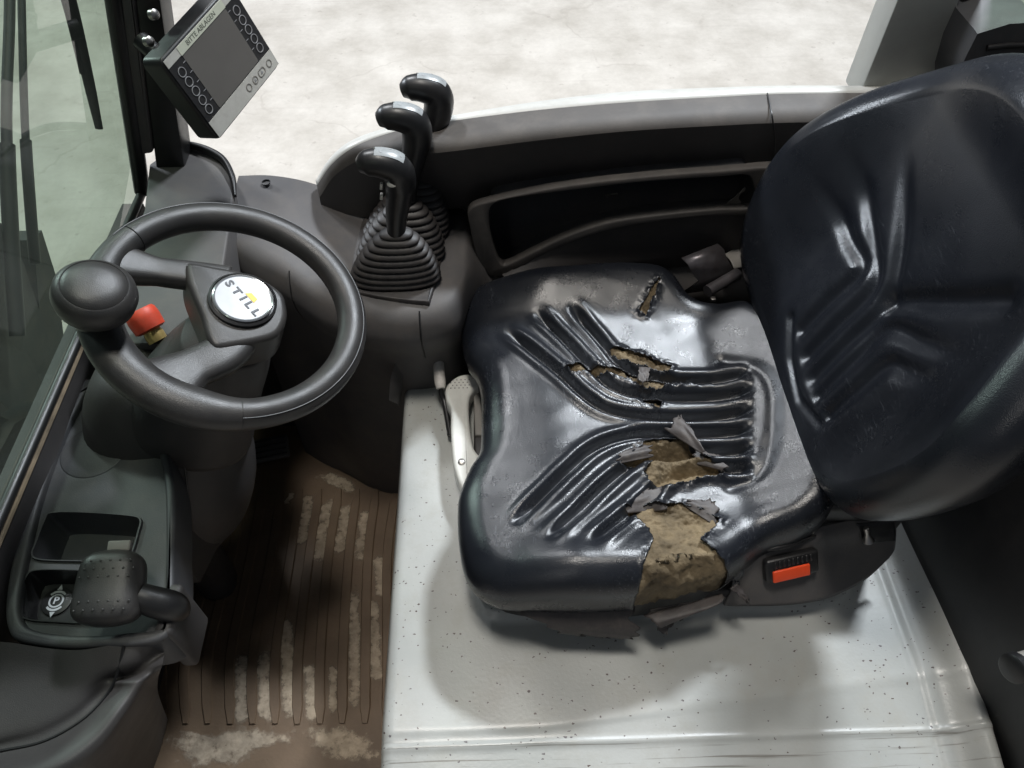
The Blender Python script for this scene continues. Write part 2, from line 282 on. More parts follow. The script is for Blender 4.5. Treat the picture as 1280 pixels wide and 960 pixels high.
# ------------------------------------------------------------------ mesh helpers
def link(name, me, mat, parent=None, smooth=True, world=None):
    if mat: me.materials.append(MATS[mat])
    if smooth:
        me.polygons.foreach_set('use_smooth', [True] * len(me.polygons))
    o = bpy.data.objects.new(name, me); COL.objects.link(o)
    if parent: o.parent = parent
    if world is not None: o.matrix_local = world
    return o
def mesh(name, v, f, mat, parent=None, smooth=True, fixn=True, sharp=None):
    me = bpy.data.meshes.new(name); me.from_pydata([tuple(map(float, p)) for p in v], [], [tuple(map(int, q)) for q in f]); me.update()
    if fixn:
        bm = bmesh.new(); bm.from_mesh(me); bmesh.ops.recalc_face_normals(bm, faces=bm.faces); bm.to_mesh(me); bm.free()
    o = link(name, me, mat, parent, smooth)
    if sharp: me.set_sharp_from_angle(angle=R(sharp))
    return o
def from_bm(name, bm, mat, parent=None, smooth=True, sharp=40):
    bmesh.ops.recalc_face_normals(bm, faces=bm.faces)
    me = bpy.data.meshes.new(name); bm.to_mesh(me); bm.free()
    o = link(name, me, mat, parent, smooth)
    if sharp and smooth: me.set_sharp_from_angle(angle=R(sharp))
    return o
def thing(name, label, cat, group=None, loc=(0, 0, 0)):
    o = bpy.data.objects.new(name, None); COL.objects.link(o); o.empty_display_size = 0.02
    o.location = loc
    o['label'] = label; o['category'] = cat
    if group: o['group'] = group
    return o
def tag(o, label, cat, group=None):
    o['label'] = label; o['category'] = cat
    if group: o['group'] = group
    return o
def smoothstep(a, b, x):
    t = np.clip((np.asarray(x, float) - a) / (b - a), 0, 1); return t * t * (3 - 2 * t)
def spline(P, n, closed=False):
    P = np.array(P, float); k = len(P); out = []
    m = k if closed else k - 1
    for i in range(n if closed else n + 1):
        t = i / n * m; j = min(int(t), m - 1); u = t - j
        if closed: a, b, c, d = P[(j - 1) % k], P[j % k], P[(j + 1) % k], P[(j + 2) % k]
        else:
            b, c = P[j], P[j + 1]; a = P[j - 1] if j > 0 else 2 * b - c; d = P[j + 2] if j + 2 < k else 2 * c - b
        out.append(0.5 * ((2 * b) + (-a + c) * u + (2 * a - 5 * b + 4 * c - d) * u * u + (-a + 3 * b - 3 * c + d) * u ** 3))
    return np.array(out)
def loft(name, rows, mat, parent=None, closed=False, sharp=None, thick=0, caps=False):
    """rows: list of equal-length point lists"""
    v = [p for r in rows for p in r]; n = len(rows[0]); f = []
    for i in range(len(rows) - 1):
        for j in range(n if closed else n - 1):
            a = i * n + j; b = i * n + (j + 1) % n
            f.append((a, b, b + n, a + n))
    if caps:
        f.append(tuple(range(n))[::-1]); f.append(tuple(range((len(rows) - 1) * n, len(rows) * n)))
    o = mesh(name, v, f, mat, parent, True, True, sharp)
    if thick:
        s = o.modifiers.new('thickness', 'SOLIDIFY'); s.thickness = thick; s.offset = -1
    return o
def frames(path):
    P = np.array(path, float); T = np.gradient(P, axis=0); T /= np.linalg.norm(T, axis=1)[:, None]
    up = np.array([0, 1, 0.]) if abs(T[0][1]) < 0.9 else np.array([1., 0, 0])
    N = [up - T[0] * (up @ T[0])]; N[0] /= np.linalg.norm(N[0])
    for i in range(1, len(P)):
        q = N[-1] - T[i] * (N[-1] @ T[i]); N.append(q / np.linalg.norm(q))
    N = np.array(N); return P, T, N, np.cross(T, N)
def tube(name, path, rad, mat, parent=None, seg=16, caps=True, n=None, ell=1.0, a0=0, a1=360, closed=False, sharp=None):
    if n: path = spline(path, n)
    P, T, N, B = frames(path)
    if np.isscalar(rad): rad = [rad] * len(P)
    rad = np.interp(np.linspace(0, 1, len(P)), np.linspace(0, 1, len(rad)), rad)
    full = a1 - a0 >= 360
    A = np.radians(np.linspace(a0, a1, seg + (0 if full else 1), endpoint=not full))
    rows = [[P[i] + rad[i] * (math.cos(a) * N[i] * ell + math.sin(a) * B[i]) for a in A] for i in range(len(P))]
    return loft(name, rows, mat, parent, closed=full, caps=caps and full, sharp=sharp or 50)
def lathe(name, prof, mat, parent=None, seg=40, mtx=None, sharp=40):
    rows = [[(r * math.cos(a), r * math.sin(a), h) for a in np.linspace(0, 2 * math.pi, seg, endpoint=False)] for r, h in prof]
    o = loft(name, rows, mat, parent, closed=True, caps=True, sharp=sharp)
    if mtx is not None: o.matrix_local = mtx
    return o
def rbox(name, size, bev, mat, parent=None, mtx=None, seg=3, taper=1.0, sharp=60):
    bm = bmesh.new(); bmesh.ops.create_cube(bm, size=1)
    for v in bm.verts:
        t = taper if v.co.z > 0 else 1
        v.co = Vector((v.co.x * size[0] * t, v.co.y * size[1] * t, v.co.z * size[2]))
    if bev: bmesh.ops.bevel(bm, geom=bm.edges[:] , offset=bev, segments=seg, profile=0.5, affect='EDGES')
    o = from_bm(name, bm, mat, parent, True, sharp)
    if mtx is not None: o.matrix_local = mtx
    return o
def prism(name, outline, z0, z1, mat, parent=None, bev=0.0, holes=(), mtx=None, sharp=35, bseg=3):
    """polygon (with holes) in xy extruded z0..z1"""
    loops = [list(outline)] + [list(h) for h in holes]
    pts = [Vector((p[0], p[1], 0)) for l in loops for p in l]
    tris = tessellate_polygon([[Vector((p[0], p[1], 0)) for p in l] for l in loops])
    n = len(pts)
    v = [(p.x, p.y, z1) for p in pts] + [(p.x, p.y, z0) for p in pts]
    f = [tuple(t) for t in tris] + [tuple(i + n for i in t[::-1]) for t in tris]
    o = 0
    for l in loops:
        k = len(l)
        for i in range(k): a = o + i; b = o + (i + 1) % k; f.append((a, b, b + n, a + n))
        o += k
    me = bpy.data.meshes.new(name); me.from_pydata(v, [], f)
    bm = bmesh.new(); bm.from_mesh(me); bmesh.ops.recalc_face_normals(bm, faces=bm.faces)
    bmesh.ops.dissolve_limit(bm, angle_limit=0.01, verts=bm.verts, edges=bm.edges)
    if bev:
        e = [x for x in bm.edges if abs(x.verts[0].co.z - z1) < 1e-6 and abs(x.verts[1].co.z - z1) < 1e-6 and len(x.link_faces) == 2 and abs(x.link_faces[0].normal.z - x.link_faces[1].normal.z) > 0.5]
        bmesh.ops.bevel(bm, geom=e, offset=bev, segments=bseg, profile=0.5, affect='EDGES')
    bpy.data.meshes.remove(me)
    ob = from_bm(name, bm, mat, parent, True, sharp)
    if mtx is not None: ob.matrix_local = mtx
    return ob
def rrect(cx, cy, w, h, r, k=5):
    out = []
    for sx, sy, a in ((1, 1, 0), (-1, 1, 90), (-1, -1, 180), (1, -1, 270)):
        for i in range(k + 1):
            t = R(a + 90 * i / k); out.append((cx + sx * (w / 2 - r) + r * math.cos(t), cy + sy * (h / 2 - r) + r * math.sin(t)))
    return out
def circle(cx, cy, r, k=32): return [(cx + r * math.cos(2 * math.pi * i / k), cy + r * math.sin(2 * math.pi * i / k)) for i in range(k)]
def basis(o, x, y, z):
    m = Matrix.Identity(4)
    for i, a in enumerate((x, y, z)):
        for k in range(3): m[k][i] = a[k]
    for k in range(3): m[k][3] = o[k]
    return m
def frame_from(o, zdir, xhint=(1, 0, 0)):
    z = Vector(zdir).normalized(); x = Vector(xhint); x = (x - z * x.dot(z)).normalized(); return basis(o, x, z.cross(x), z)
def text(name, s, size, mat, parent, mtx, extrude=0.0003, sx=1.0, bold=0.0):
    c = bpy.data.curves.new(name, 'FONT'); c.body = s; c.size = size; c.align_x = 'CENTER'; c.align_y = 'CENTER'; c.extrude = extrude; c.offset = bold; c.resolution_u = 3
    o = bpy.data.objects.new(name, c); COL.objects.link(o)
    dg = bpy.context.evaluated_depsgraph_get(); me = bpy.data.meshes.new_from_object(o.evaluated_get(dg)); bpy.data.objects.remove(o)
    for v in me.vertices: v.co.x *= sx
    me.materials.clear()
    ob = link(name, me, mat, parent, False); ob.matrix_local = mtx
    return ob
def npnoise(P, s, seed=0): return np.array([noise.fractal(Vector((p[0] * s + seed, p[1] * s, p[2] * s)), 1.0, 2.0, 3) for p in P])
def seg_dist(XY, poly):
    """distance to polyline and parameter 0..1 along it"""
    A = np.array(poly, float); best = np.full(len(XY), 1e9); par = np.zeros(len(XY)); L = np.r_[0, np.cumsum(np.linalg.norm(np.diff(A, axis=0), axis=1))]
    for i in range(len(A) - 1):
        d = A[i + 1] - A[i]; q = d @ d; t = np.clip(((XY - A[i]) @ d) / q, 0, 1)
        e = np.linalg.norm(XY - (A[i] + t[:, None] * d), axis=1); m = e < best
        best[m] = e[m]; par[m] = (L[i] + t[m] * math.sqrt(q)) / L[-1]
    return best, par
def poly_sdf(XY, poly):
    """negative inside"""
    A = np.array(list(poly) + [poly[0]], float); d, _ = seg_dist(XY, A); ins = np.zeros(len(XY), bool)
    for i in range(len(A) - 1):
        a, b = A[i], A[i + 1]; c = (a[1] > XY[:, 1]) != (b[1] > XY[:, 1])
        with np.errstate(divide='ignore', invalid='ignore'):
            x = (b[0] - a[0]) * (XY[:, 1] - a[1]) / (b[1] - a[1]) + a[0]
        ins ^= c & (XY[:, 0] < x)
    return np.where(ins, -d, d)

# ------------------------------------------------------------------ ground of the hall
g = mesh('hall_floor', [(-30, -30, -0.55), (30, -30, -0.55), (30, 30, -0.55), (-30, 30, -0.55)], [(0, 1, 2, 3)], 'concrete', None, False); g['kind'] = 'structure'
cf = prism('cab_floor', [(-0.605, 0.02), (0.62, 0.02), (0.62, 1.06), (-0.605, 1.06)], -0.08, -0.006, 'trim_dark'); cf['kind'] = 'structure'

# ------------------------------------------------------------------ floor mat with raised ribs and dried mud
fm = thing('floor_mat', 'brown dirty rubber floor mat with raised ribs in the footwell', 'floor mat')
prism('mat_sheet', [(-0.585, 0.04), (-0.157, 0.04), (-0.157, 0.80), (-0.26, 0.84), (-0.36, 0.90), (-0.40, 1.00), (-0.585, 1.00)], -0.005, 0.0, 'mat_rubber', fm)
def mat_bar(x0, y0, x1, y1, w, h, mat, nm, seed, rough=0.0, z0=0.0005):
    k = 14; rows = []
    for i in range(k + 1):
        t = i / k; x = x0 + (x1 - x0) * t; y = y0 + (y1 - y0) * t
        a = w / 2 * (1 + rough * noise.noise(Vector((seed, t * 7, 0))) * 1.6) * (1 if 0 < i < k else 0.55)
        b = w / 2 * (1 + rough * noise.noise(Vector((seed + 9, t * 7, 3))) * 1.6) * (1 if 0 < i < k else 0.55)
        rows.append([(x - a, y, z0), (x - a * 0.75, y, z0 + h), (x + b * 0.75, y, z0 + h), (x + b, y, z0)])
    return loft(nm, rows, mat, fm, caps=True)
RIBS = [[(-0.57, 0.389), (-0.599, 0.511), (-0.59, 0.697), (-0.596, 0.845)],
        [(-0.533, 0.388), (-0.56, 0.51), (-0.552, 0.695), (-0.558, 0.843)],
        [(-0.496, 0.387), (-0.52, 0.509), (-0.515, 0.694), (-0.519, 0.842)],
        [(-0.458, 0.385), (-0.48, 0.507), (-0.478, 0.693), (-0.48, 0.841)],
        [(-0.421, 0.384), (-0.441, 0.506), (-0.439, 0.691), (-0.442, 0.839)],
        [(-0.383, 0.383), (-0.401, 0.504), (-0.402, 0.69), (-0.403, 0.838)],
        [(-0.346, 0.381), (-0.361, 0.503), (-0.366, 0.689), (-0.364, 0.837)],
        [(-0.308, 0.38), (-0.322, 0.502), (-0.329, 0.687), (-0.324, 0.835)],
        [(-0.271, 0.379), (-0.282, 0.5), (-0.29, 0.686), (-0.287, 0.834)],
        [(-0.233, 0.378), (-0.242, 0.499), (-0.253, 0.685), (-0.248, 0.833)],
        [(-0.196, 0.376), (-0.203, 0.498), (-0.216, 0.684), (-0.208, 0.831)]]
def mat_strip(P, w, h, mat, nm, seed, rough, z0):
    P = spline(P, 26); rows = []
    for i, p in enumerate(P):
        t = i / 26; e = 0.5 + 0.5 * min(1, min(i, 26 - i) / 2)
        a = w / 2 * e * (1 + rough * (noise.noise(Vector((seed, t * 9, 0))) * 0.9 + noise.noise(Vector((seed, t * 31, 4))) * 0.5)); b = w / 2 * e * (1 + rough * (noise.noise(Vector((seed + 9, t * 9, 3))) * 0.9 + noise.noise(Vector((seed, t * 29, 8))) * 0.5))
        rows.append([(p[0] - a, p[1], z0), (p[0] - a * 0.8, p[1], z0 + h), (p[0] + b * 0.8, p[1], z0 + h), (p[0] + b, p[1], z0)])
    return loft(nm, rows, mat, fm, caps=True, sharp=40)
for i, P in enumerate(RIBS): mat_strip(P, 0.019, 0.0028, 'mat_rubber', 'rib', i, 0.05, 0.0004)
MUD = [([(-0.418, 0.833), (-0.423, 0.818), (-0.427, 0.803)], 0.0115),
       ([(-0.384, 0.83), (-0.385, 0.767), (-0.386, 0.706)], 0.0192),
       ([(-0.342, 0.817), (-0.346, 0.741), (-0.349, 0.67)], 0.0205),
       ([(-0.304, 0.806), (-0.307, 0.743), (-0.31, 0.683)], 0.0192),
       ([(-0.268, 0.791), (-0.269, 0.728), (-0.27, 0.667)], 0.0154),
       ([(-0.232, 0.689), (-0.226, 0.641), (-0.218, 0.595)], 0.0192),
       ([(-0.462, 0.508), (-0.45, 0.443), (-0.439, 0.381)], 0.0179),
       ([(-0.422, 0.512), (-0.411, 0.445), (-0.399, 0.382)], 0.0192),
       ([(-0.394, 0.579), (-0.376, 0.477), (-0.359, 0.383)], 0.0179),
       ([(-0.339, 0.485), (-0.329, 0.432), (-0.319, 0.379)], 0.0166),
       ([(-0.297, 0.484), (-0.292, 0.438), (-0.287, 0.395)], 0.0115),
       ([(-0.276, 0.633), (-0.263, 0.507), (-0.249, 0.393)], 0.0154),
       ([(-0.239, 0.606), (-0.228, 0.519), (-0.218, 0.436)], 0.0166)]
def dust_film(nm, rows, cov):
    o = loft(nm, rows, 'dried_mud', fm)
    a = o.data.attributes.new('cover', 'FLOAT', 'POINT'); a.data.foreach_set('value', np.array(cov, dtype=np.float32).ravel())
    return o
for i, (P, w) in enumerate(MUD):
    P = spline(P, 40); rows = []; cov = []
    for k, p in enumerate(P):
        t = k / 40; e = min(1, min(k, 40 - k) / 5)
        c = [(q / 5.0) for q in range(-5, 6)]
        rows.append([(p[0] + w * 0.95 * x + 0.002 * noise.noise(Vector((i, t * 6, 0))), p[1], 0.0012 + 0.0004 * (1 - abs(x))) for x in c]); cov.append([e * (1 - abs(x) ** 2.2) for x in c])
    dust_film('mud_streak', rows, cov)
BLOBS = [[(-0.55, 0.363), (-0.526, 0.375), (-0.489, 0.368), (-0.454, 0.379), (-0.4, 0.375), (-0.348, 0.36), (-0.383, 0.349), (-0.41, 0.34), (-0.431, 0.326), (-0.469, 0.321), (-0.514, 0.322), (-0.528, 0.344)],
         [(-0.326, 0.364), (-0.294, 0.376), (-0.24, 0.364), (-0.212, 0.339), (-0.221, 0.322), (-0.276, 0.326), (-0.31, 0.343)],
         [(-0.37, 0.864), (-0.343, 0.874), (-0.291, 0.846), (-0.288, 0.828), (-0.323, 0.835)]]
for i, P in enumerate(BLOBS):
    q = spline(P, 90, True); c = q.mean(0); rows = []; cov = []
    for g in np.linspace(1.35, 0.02, 12): rows.append([(*(c + (p - c) * g), 0.0010 + 0.0004 * (1.35 - g)) for p in np.vstack([q, q[:1]])]); cov.append([min(1, (1.35 - g) * 1.3)] * (len(q) + 1))
    dust_film('mud_patch', rows, cov)

# ------------------------------------------------------------------ white hood under the seat
hd = thing('seat_hood', 'scratched white painted engine hood carrying the torn seat', 'hood', loc=(0, 0, 0))
def hood_mesh():
    xs = np.r_[np.linspace(-0.152, -0.12, 12), np.linspace(-0.11, 0.50, 123), np.linspace(0.504, 0.60, 34)]
    ys = np.r_[np.linspace(0.17, 0.275, 50), np.linspace(0.28, 0.79, 100), np.linspace(0.794, 0.832, 14)]
    X, Y = np.meshgrid(xs, ys, indexing='ij'); XY = np.c_[X.ravel(), Y.ravel()]
    x, y = XY[:, 0], XY[:, 1]
    z = np.full(len(x), 0.36)
    # rounded border
    d = -poly_sdf(XY, rrect(0.224, 0.45, 0.752, 0.764, 0.035, 8)); r = 0.016
    z -= np.where(d < r, r - np.sqrt(np.clip(r * r - (r - np.clip(d, 0, r)) ** 2, 0, None)), 0)
    # near side falls away past the crease and ends in a folded edge
    cre = 0.272 + 0.045 * np.clip((x - 0.05) / 0.5, 0, 1)
    z -= 0.20 * np.clip(cre - y, 0, 0.2) * smoothstep(0, 0.012, cre - y)
    z += 0.0022 * np.exp(-((y - 0.249) / 0.004) ** 2)
    # plinth under the seat
    p = -poly_sdf(XY, rrect(0.22, 0.62, 0.52, 0.432, 0.04, 8))
    z += 0.011 * smoothstep(-0.006, 0.008, p)
    # rear upstand
    z += 0.003 * smoothstep(0.530, 0.540, x) - 0.001 * np.exp(-((x - 0.528) / 0.004) ** 2) + 0.02 * smoothstep(0.545, 0.60, x)
    z += 0.0006 * np.sin(x * 37 + y * 21)
    nx, ny = len(xs), len(ys); v = np.c_[x, y, z].tolist(); f = []
    for i in range(nx - 1):
        for j in range(ny - 1): a = i * ny + j; f.append((a, a + ny, a + ny + 1, a + 1))
    # skirt
    ring = [i * ny for i in range(nx)] + [(nx - 1) * ny + j for j in range(1, ny)] + [i * ny + ny - 1 for i in range(nx - 2, -1, -1)] + [j for j in range(ny - 2, 0, -1)]
    b = len(v)
    for k in ring: v.append((v[k][0], v[k][1], 0.002))
    for k in range(len(ring)):
        k2 = (k + 1) % len(ring); f.append((ring[k], ring[k2], b + k2, b + k))
    return mesh('hood_shell', v, f, 'hood_paint', hd, True, True, 50)
hood_mesh()

# latch handle of the hood and the small lever beside it
hl = thing('hood_handle', 'white plastic handle with dotted grip at the front of the seat', 'handle')
H1 = [(-0.078, 0.766), (-0.06, 0.788), (-0.037, 0.791), (-0.015, 0.78), (-0.015, 0.767), (-0.029, 0.761), (-0.039, 0.749), (-0.042, 0.723), (-0.039, 0.678), (-0.034, 0.648), (-0.025, 0.631), (-0.025, 0.606), (-0.03, 0.587), (-0.037, 0.576), (-0.046, 0.573), (-0.055, 0.588), (-0.064, 0.621), (-0.069, 0.679), (-0.07, 0.721), (-0.077, 0.74)]
prism('grip_body', [tuple(p) for p in spline(H1, 80, True)], 0.385, 0.412, 'white_plastic', hl, bev=0.006)
for i in range(4):
    for j in range(5):
        px, py = H1[0]
        lathe('grip_dot', [(0.0011, 0), (0.0011, 0.0004)], 'bracket_metal', hl, seg=8, mtx=Matrix.Translation((px + 0.008 + j * 0.0065 + 0.003 * (i % 2), py - 0.004 + i * 0.0055, 0.412)))
hb = [(-0.052, 0.623)]
lathe('rivet', [(0.0055, 0), (0.0052, 0.0022), (0.003, 0.0034), (0.0005, 0.0037)], 'steel', hl, seg=20, mtx=Matrix.Translation((*hb[0], 0.4115)))
ht = [(-0.035, 0.763), (-0.022, 0.766), (-0.02, 0.68), (-0.033, 0.681)]
prism('trigger', ht, 0.375, 0.398, 'trim_light', hl, bev=0.003)
sl = thing('adjusting_lever', 'small bent black lever with pale grip in front of the seat', 'lever')
LV = [(-0.072, 0.696, 0.375), (-0.081, 0.752, 0.385), (-0.086, 0.765, 0.395), (-0.086, 0.773, 0.41)]
tube('stem', LV, 0.0042, 'black_satin', sl, n=16)
LG = [(-0.086, 0.767, 0.405), (-0.089, 0.794, 0.415), (-0.09, 0.827, 0.425)]
tube('grip', spline(LG, 14), [0.0070, 0.0092, 0.0092, 0.0090, 0.0086, 0.0080, 0.005], 'grip_white', sl, seg=12)

# ------------------------------------------------------------------ driver seat
seat = thing('driver_seat', 'black vinyl driver seat with torn cushion showing tan foam', 'seat')
OUT = [(-.036, .906), (-.050, .868), (-.050, .812), (-.043, .77), (-.027, .738), (-.021, .70), (-.021, .642), (-.024, .600), (-.037, .575), (-.049, .543), (-.054, .513), (-.051, .455), (-.04, .411), (-.012, .384),
       (.03, .374), (.11, .368), (.19, .372), (.255, .385), (.295, .408), (.33, .432), (.38, .445), (.42, .475), (.445, .55), (.447, .63), (.442, .72), (.425, .785),
       (.39, .83), (.348, .842), (.312, .862), (.292, .898), (.262, .922), (.19, .929), (.11, .923), (.030, .925), (-.010, .922)]
GR = [[(0.014, 0.801), (0.055, 0.751), (0.093, 0.704), (0.129, 0.659), (0.165, 0.635), (0.24, 0.624), (0.355, 0.62)],
      [(0.06, 0.831), (0.104, 0.768), (0.145, 0.705), (0.175, 0.675), (0.235, 0.66), (0.362, 0.652)],
      [(0.115, 0.838), (0.152, 0.775), (0.181, 0.723), (0.213, 0.7), (0.262, 0.689), (0.364, 0.683)],
      [(0.011, 0.46), (0.053, 0.5), (0.091, 0.538), (0.131, 0.574), (0.181, 0.594), (0.235, 0.595), (0.347, 0.59)],
      [(0.054, 0.431), (0.096, 0.473), (0.141, 0.518), (0.186, 0.553), (0.23, 0.564), (0.341, 0.56)],
      [(0.105, 0.419), (0.143, 0.455), (0.188, 0.495), (0.235, 0.533), (0.334, 0.533)]]
BRK = [(0.331, 0.717), (0.37, 0.685), (0.378, 0.639), (0.358, 0.56), (0.337, 0.523), (0.297, 0.508)]
TEARS = [[(0.22, 0.817), (0.243, 0.851), (0.264, 0.879), (0.249, 0.844), (0.232, 0.81)],
         [(0.169, 0.75), (0.192, 0.748), (0.225, 0.733), (0.257, 0.713), (0.248, 0.7), (0.209, 0.713), (0.182, 0.728)],
         [(0.099, 0.711), (0.12, 0.719), (0.138, 0.716), (0.174, 0.71), (0.207, 0.7), (0.256, 0.688), (0.299, 0.68), (0.249, 0.678), (0.232, 0.67), (0.203, 0.674), (0.194, 0.688), (0.167, 0.7), (0.133, 0.705), (0.11, 0.703)],
         [(0.201, 0.659), (0.218, 0.657), (0.233, 0.648), (0.227, 0.637), (0.206, 0.649)],
         [(0.156, 0.544), (0.177, 0.561), (0.199, 0.581), (0.223, 0.584), (0.244, 0.583), (0.264, 0.563), (0.274, 0.55), (0.295, 0.531), (0.29, 0.523), (0.265, 0.523), (0.244, 0.515), (0.216, 0.512), (0.194, 0.519), (0.19, 0.533), (0.202, 0.55), (0.18, 0.548)],
         [(0.157, 0.482), (0.179, 0.484), (0.208, 0.486), (0.229, 0.488), (0.25, 0.479), (0.275, 0.462), (0.257, 0.443), (0.242, 0.429), (0.257, 0.413), (0.274, 0.394), (0.271, 0.352), (0.251, 0.315), (0.156, 0.318), (0.156, 0.356), (0.168, 0.401), (0.183, 0.426), (0.18, 0.446), (0.167, 0.465)]]
def tear_sdf(XY):
    s = np.full(len(XY), 1.0)
    for t in TEARS: s = np.minimum(s, poly_sdf(XY, t))
    j = np.array([0.0022 * noise.noise(Vector((p[0] * 170, p[1] * 170, 0))) + 0.0012 * noise.noise(Vector((p[0] * 420, p[1] * 420, 5))) for p in XY])
    return s + j
ZB = 0.425
def cushion_top(XY):
    x, y = XY[:, 0], XY[:, 1]; c = 0.645
    z = np.full(len(x), 0.515)
    z += 0.026 * smoothstep(0.15, 0.25, np.abs(y - c)) * smoothstep(-0.05, 0.10, x)
    z -= 0.014 * smoothstep(0.10, -0.05, x)
    z -= 0.010 * np.exp(-((x - 0.24) / 0.12) ** 2 - ((y - c) / 0.14) ** 2)
    z += 0.050 * smoothstep(0.30, 0.45, x)
    z -= 0.010 * np.exp(-((x - 0.27) / 0.07) ** 2 - ((y - 0.43) / 0.06) ** 2)
    for g in GR:
        d, t = seg_dist(XY, spline(g, 40)); w = 0.0058
        k = smoothstep(0, 0.12, t) * smoothstep(1.0, 0.94, t)
        z -= 0.010 * k * np.exp(-(d / w) ** 2)
        z += 0.0045 * k * np.exp(-((d - 0.013) / 0.007) ** 2)
    d, t = seg_dist(XY, spline(BRK, 30)); z -= 0.0035 * np.exp(-(d / 0.009) ** 2)
    # creases of the sagging skin
    z += 0.0007 * np.array([noise.noise(Vector((p[0] * 30, p[1] * 38, 2.2))) for p in XY])
    return z
def cushion_points():
    NA = 760; O = spline(OUT, NA, True); T = np.roll(O, -1, 0) - np.roll(O, 1, 0); T /= np.linalg.norm(T, axis=1)[:, None]
    N = np.c_[-T[:, 1], T[:, 0]]; c = np.array([0.19, 0.65])
    if (N[0] @ (O[0] - c)) < 0: N = -N
    for _ in range(40): N = (np.roll(N, 1, 0) + N + np.roll(N, -1, 0)); N /= np.linalg.norm(N, axis=1)[:, None]
    r = 0.042; rows = []
    I = O - N * r
    for _ in range(70): I = (np.roll(I, 1, 0) + I + np.roll(I, -1, 0)) / 3
    for k in np.linspace(0.004, 1, 190): rows.append(('t', c + (I - c) * k, 0))
    for ph in np.linspace(6, 90, 16): rows.append(('r', I + (O - I) * math.sin(R(ph)), 1 - math.cos(R(ph))))
    for q in np.linspace(0.12, 1, 8): rows.append(('s', O - N * 0.018 * q ** 3, q))
    V = []; zi = cushion_top(I)
    for _ in range(25): zi = (np.roll(zi, 1) + zi + np.roll(zi, -1)) / 3
    for kind, XY, a in rows:
        if kind == 't': z = cushion_top(XY)
        elif kind == 'r':
            z = np.minimum(zi, 0.6) * 0 + cushion_top(XY) * (1 - a) + zi * a - r * a
        else:
            z0 = zi - r; z = z0 + (ZB - z0) * a
        V.append(np.c_[XY, z])
    return np.array(V)
CP = cushion_points(); NR, NA = CP.shape[:2]
def build_cushion():
    P = CP.reshape(-1, 3).copy(); XY = P[:, :2]; S = tear_sdf(XY)
    e = 0.0006
    # curl the lips of every tear
    lip = np.clip(1 - S / 0.014, 0, 1) * (S > -0.004)
    P[:, 2] += 0.0045 * lip ** 2 * (0.5 + npnoise(P * np.array([1, 1, 0]), 60, 3)) * (P[:, 2] > 0.46)
    idx = np.arange(NR * NA).reshape(NR, NA); a = idx[:-1]; b = idx[1:]
    Q = np.stack([a, np.roll(a, -1, 1), np.roll(b, -1, 1), b], -1).reshape(-1, 4)
    keep = (S[Q] > 0).any(1); Q = Q[keep]
    used = np.unique(Q); sn = used[S[used] < 0]
    gx = (tear_sdf(XY[sn] + [e, 0]) - S[sn]) / e; gy = (tear_sdf(XY[sn] + [0, e]) - S[sn]) / e
    gl = np.maximum(np.hypot(gx, gy), 0.3); st = np.clip(S[sn], -0.003, 0)
    P[sn, 0] -= gx / gl * st; P[sn, 1] -= gy / gl * st
    mp = -np.ones(len(P), int); mp[used] = np.arange(len(used))
    o = mesh('cushion_cover', P[used], mp[Q], 'vinyl', seat, True, True)
    s = o.modifiers.new('skin', 'SOLIDIFY'); s.thickness = 0.0016; s.offset = -1
    # foam core where it shows
    nz = npnoise(CP.reshape(-1, 3), 45, 1); n2 = npnoise(CP.reshape(-1, 3), 160, 5)
    F = CP.copy(); c3 = np.array([0.19, 0.65, 0.44])
    D = c3 - F; D /= np.linalg.norm(D, axis=2)[:, :, None]
    D[:194] = np.array([0, 0, -1.0])
    dep = (0.0042 + 0.006 * np.clip(-S / 0.02, 0, 1) + 0.0060 * nz + 0.0030 * n2).reshape(NR, NA)
    F = F + D * np.clip(dep, 0.0022, 0.02)[:, :, None]
    Q = np.stack([a, np.roll(a, -1, 1), np.roll(b, -1, 1), b], -1).reshape(-1, 4)
    Q = Q[(S[Q] < 0.010).any(1)]; used = np.unique(Q); mp[:] = -1; mp[used] = np.arange(len(used))
    mesh('foam_core', F.reshape(-1, 3)[used], mp[Q], 'foam', seat, True, True)
build_cushion()
def flap(pts, curl, mat='flap_back', nm='torn_flap', th=0.0014, rag=0.35):
    """a four-cornered scrap of skin (3D corners a b c d), bent about its middle"""
    a, b, c, d = [np.array(p, float) for p in pts]; k = 18; rows = []
    nrm = np.cross(b - a, d - a); nrm /= np.linalg.norm(nrm)
    if nrm[2] < 0: nrm = -nrm
    sd = random.random() * 50
    for i in range(k + 1):
        u = i / k; row = []
        for j in range(k + 1):
            v = j / k
            if j == k: v += rag * (noise.noise(Vector((u * 6 + sd, 0, 0))) + 0.5 * noise.noise(Vector((u * 17 + sd, 0, 3))) - 0.25 * abs(2 * u - 1) ** 2)
            uu = u + (0.6 * rag * noise.noise(Vector((v * 5, sd, 1))) * (1 if i in (0, k) else 0.5))
            p = (a * (1 - uu) + b * uu) * (1 - v) + (d * (1 - uu) + c * uu) * v
            row.append(p + nrm * (curl * math.sin(math.pi * v) + 0.0015 * noise.noise(Vector((u * 3 + sd, v * 3, 0)))))
        rows.append(row)
    return loft(nm, rows, mat, seat, thick=th)
flap([(0.155, 0.475, 0.509), (0.21, 0.479, 0.508), (0.212, 0.509, 0.511), (0.171, 0.507, 0.513)], 0.003)
flap([(0.236, 0.482, 0.509), (0.267, 0.454, 0.509), (0.277, 0.488, 0.512), (0.244, 0.492, 0.511)], 0.003)
flap([(0.23, 0.59, 0.52), (0.273, 0.546, 0.522), (0.257, 0.594, 0.528), (0.245, 0.617, 0.526)], 0.004)
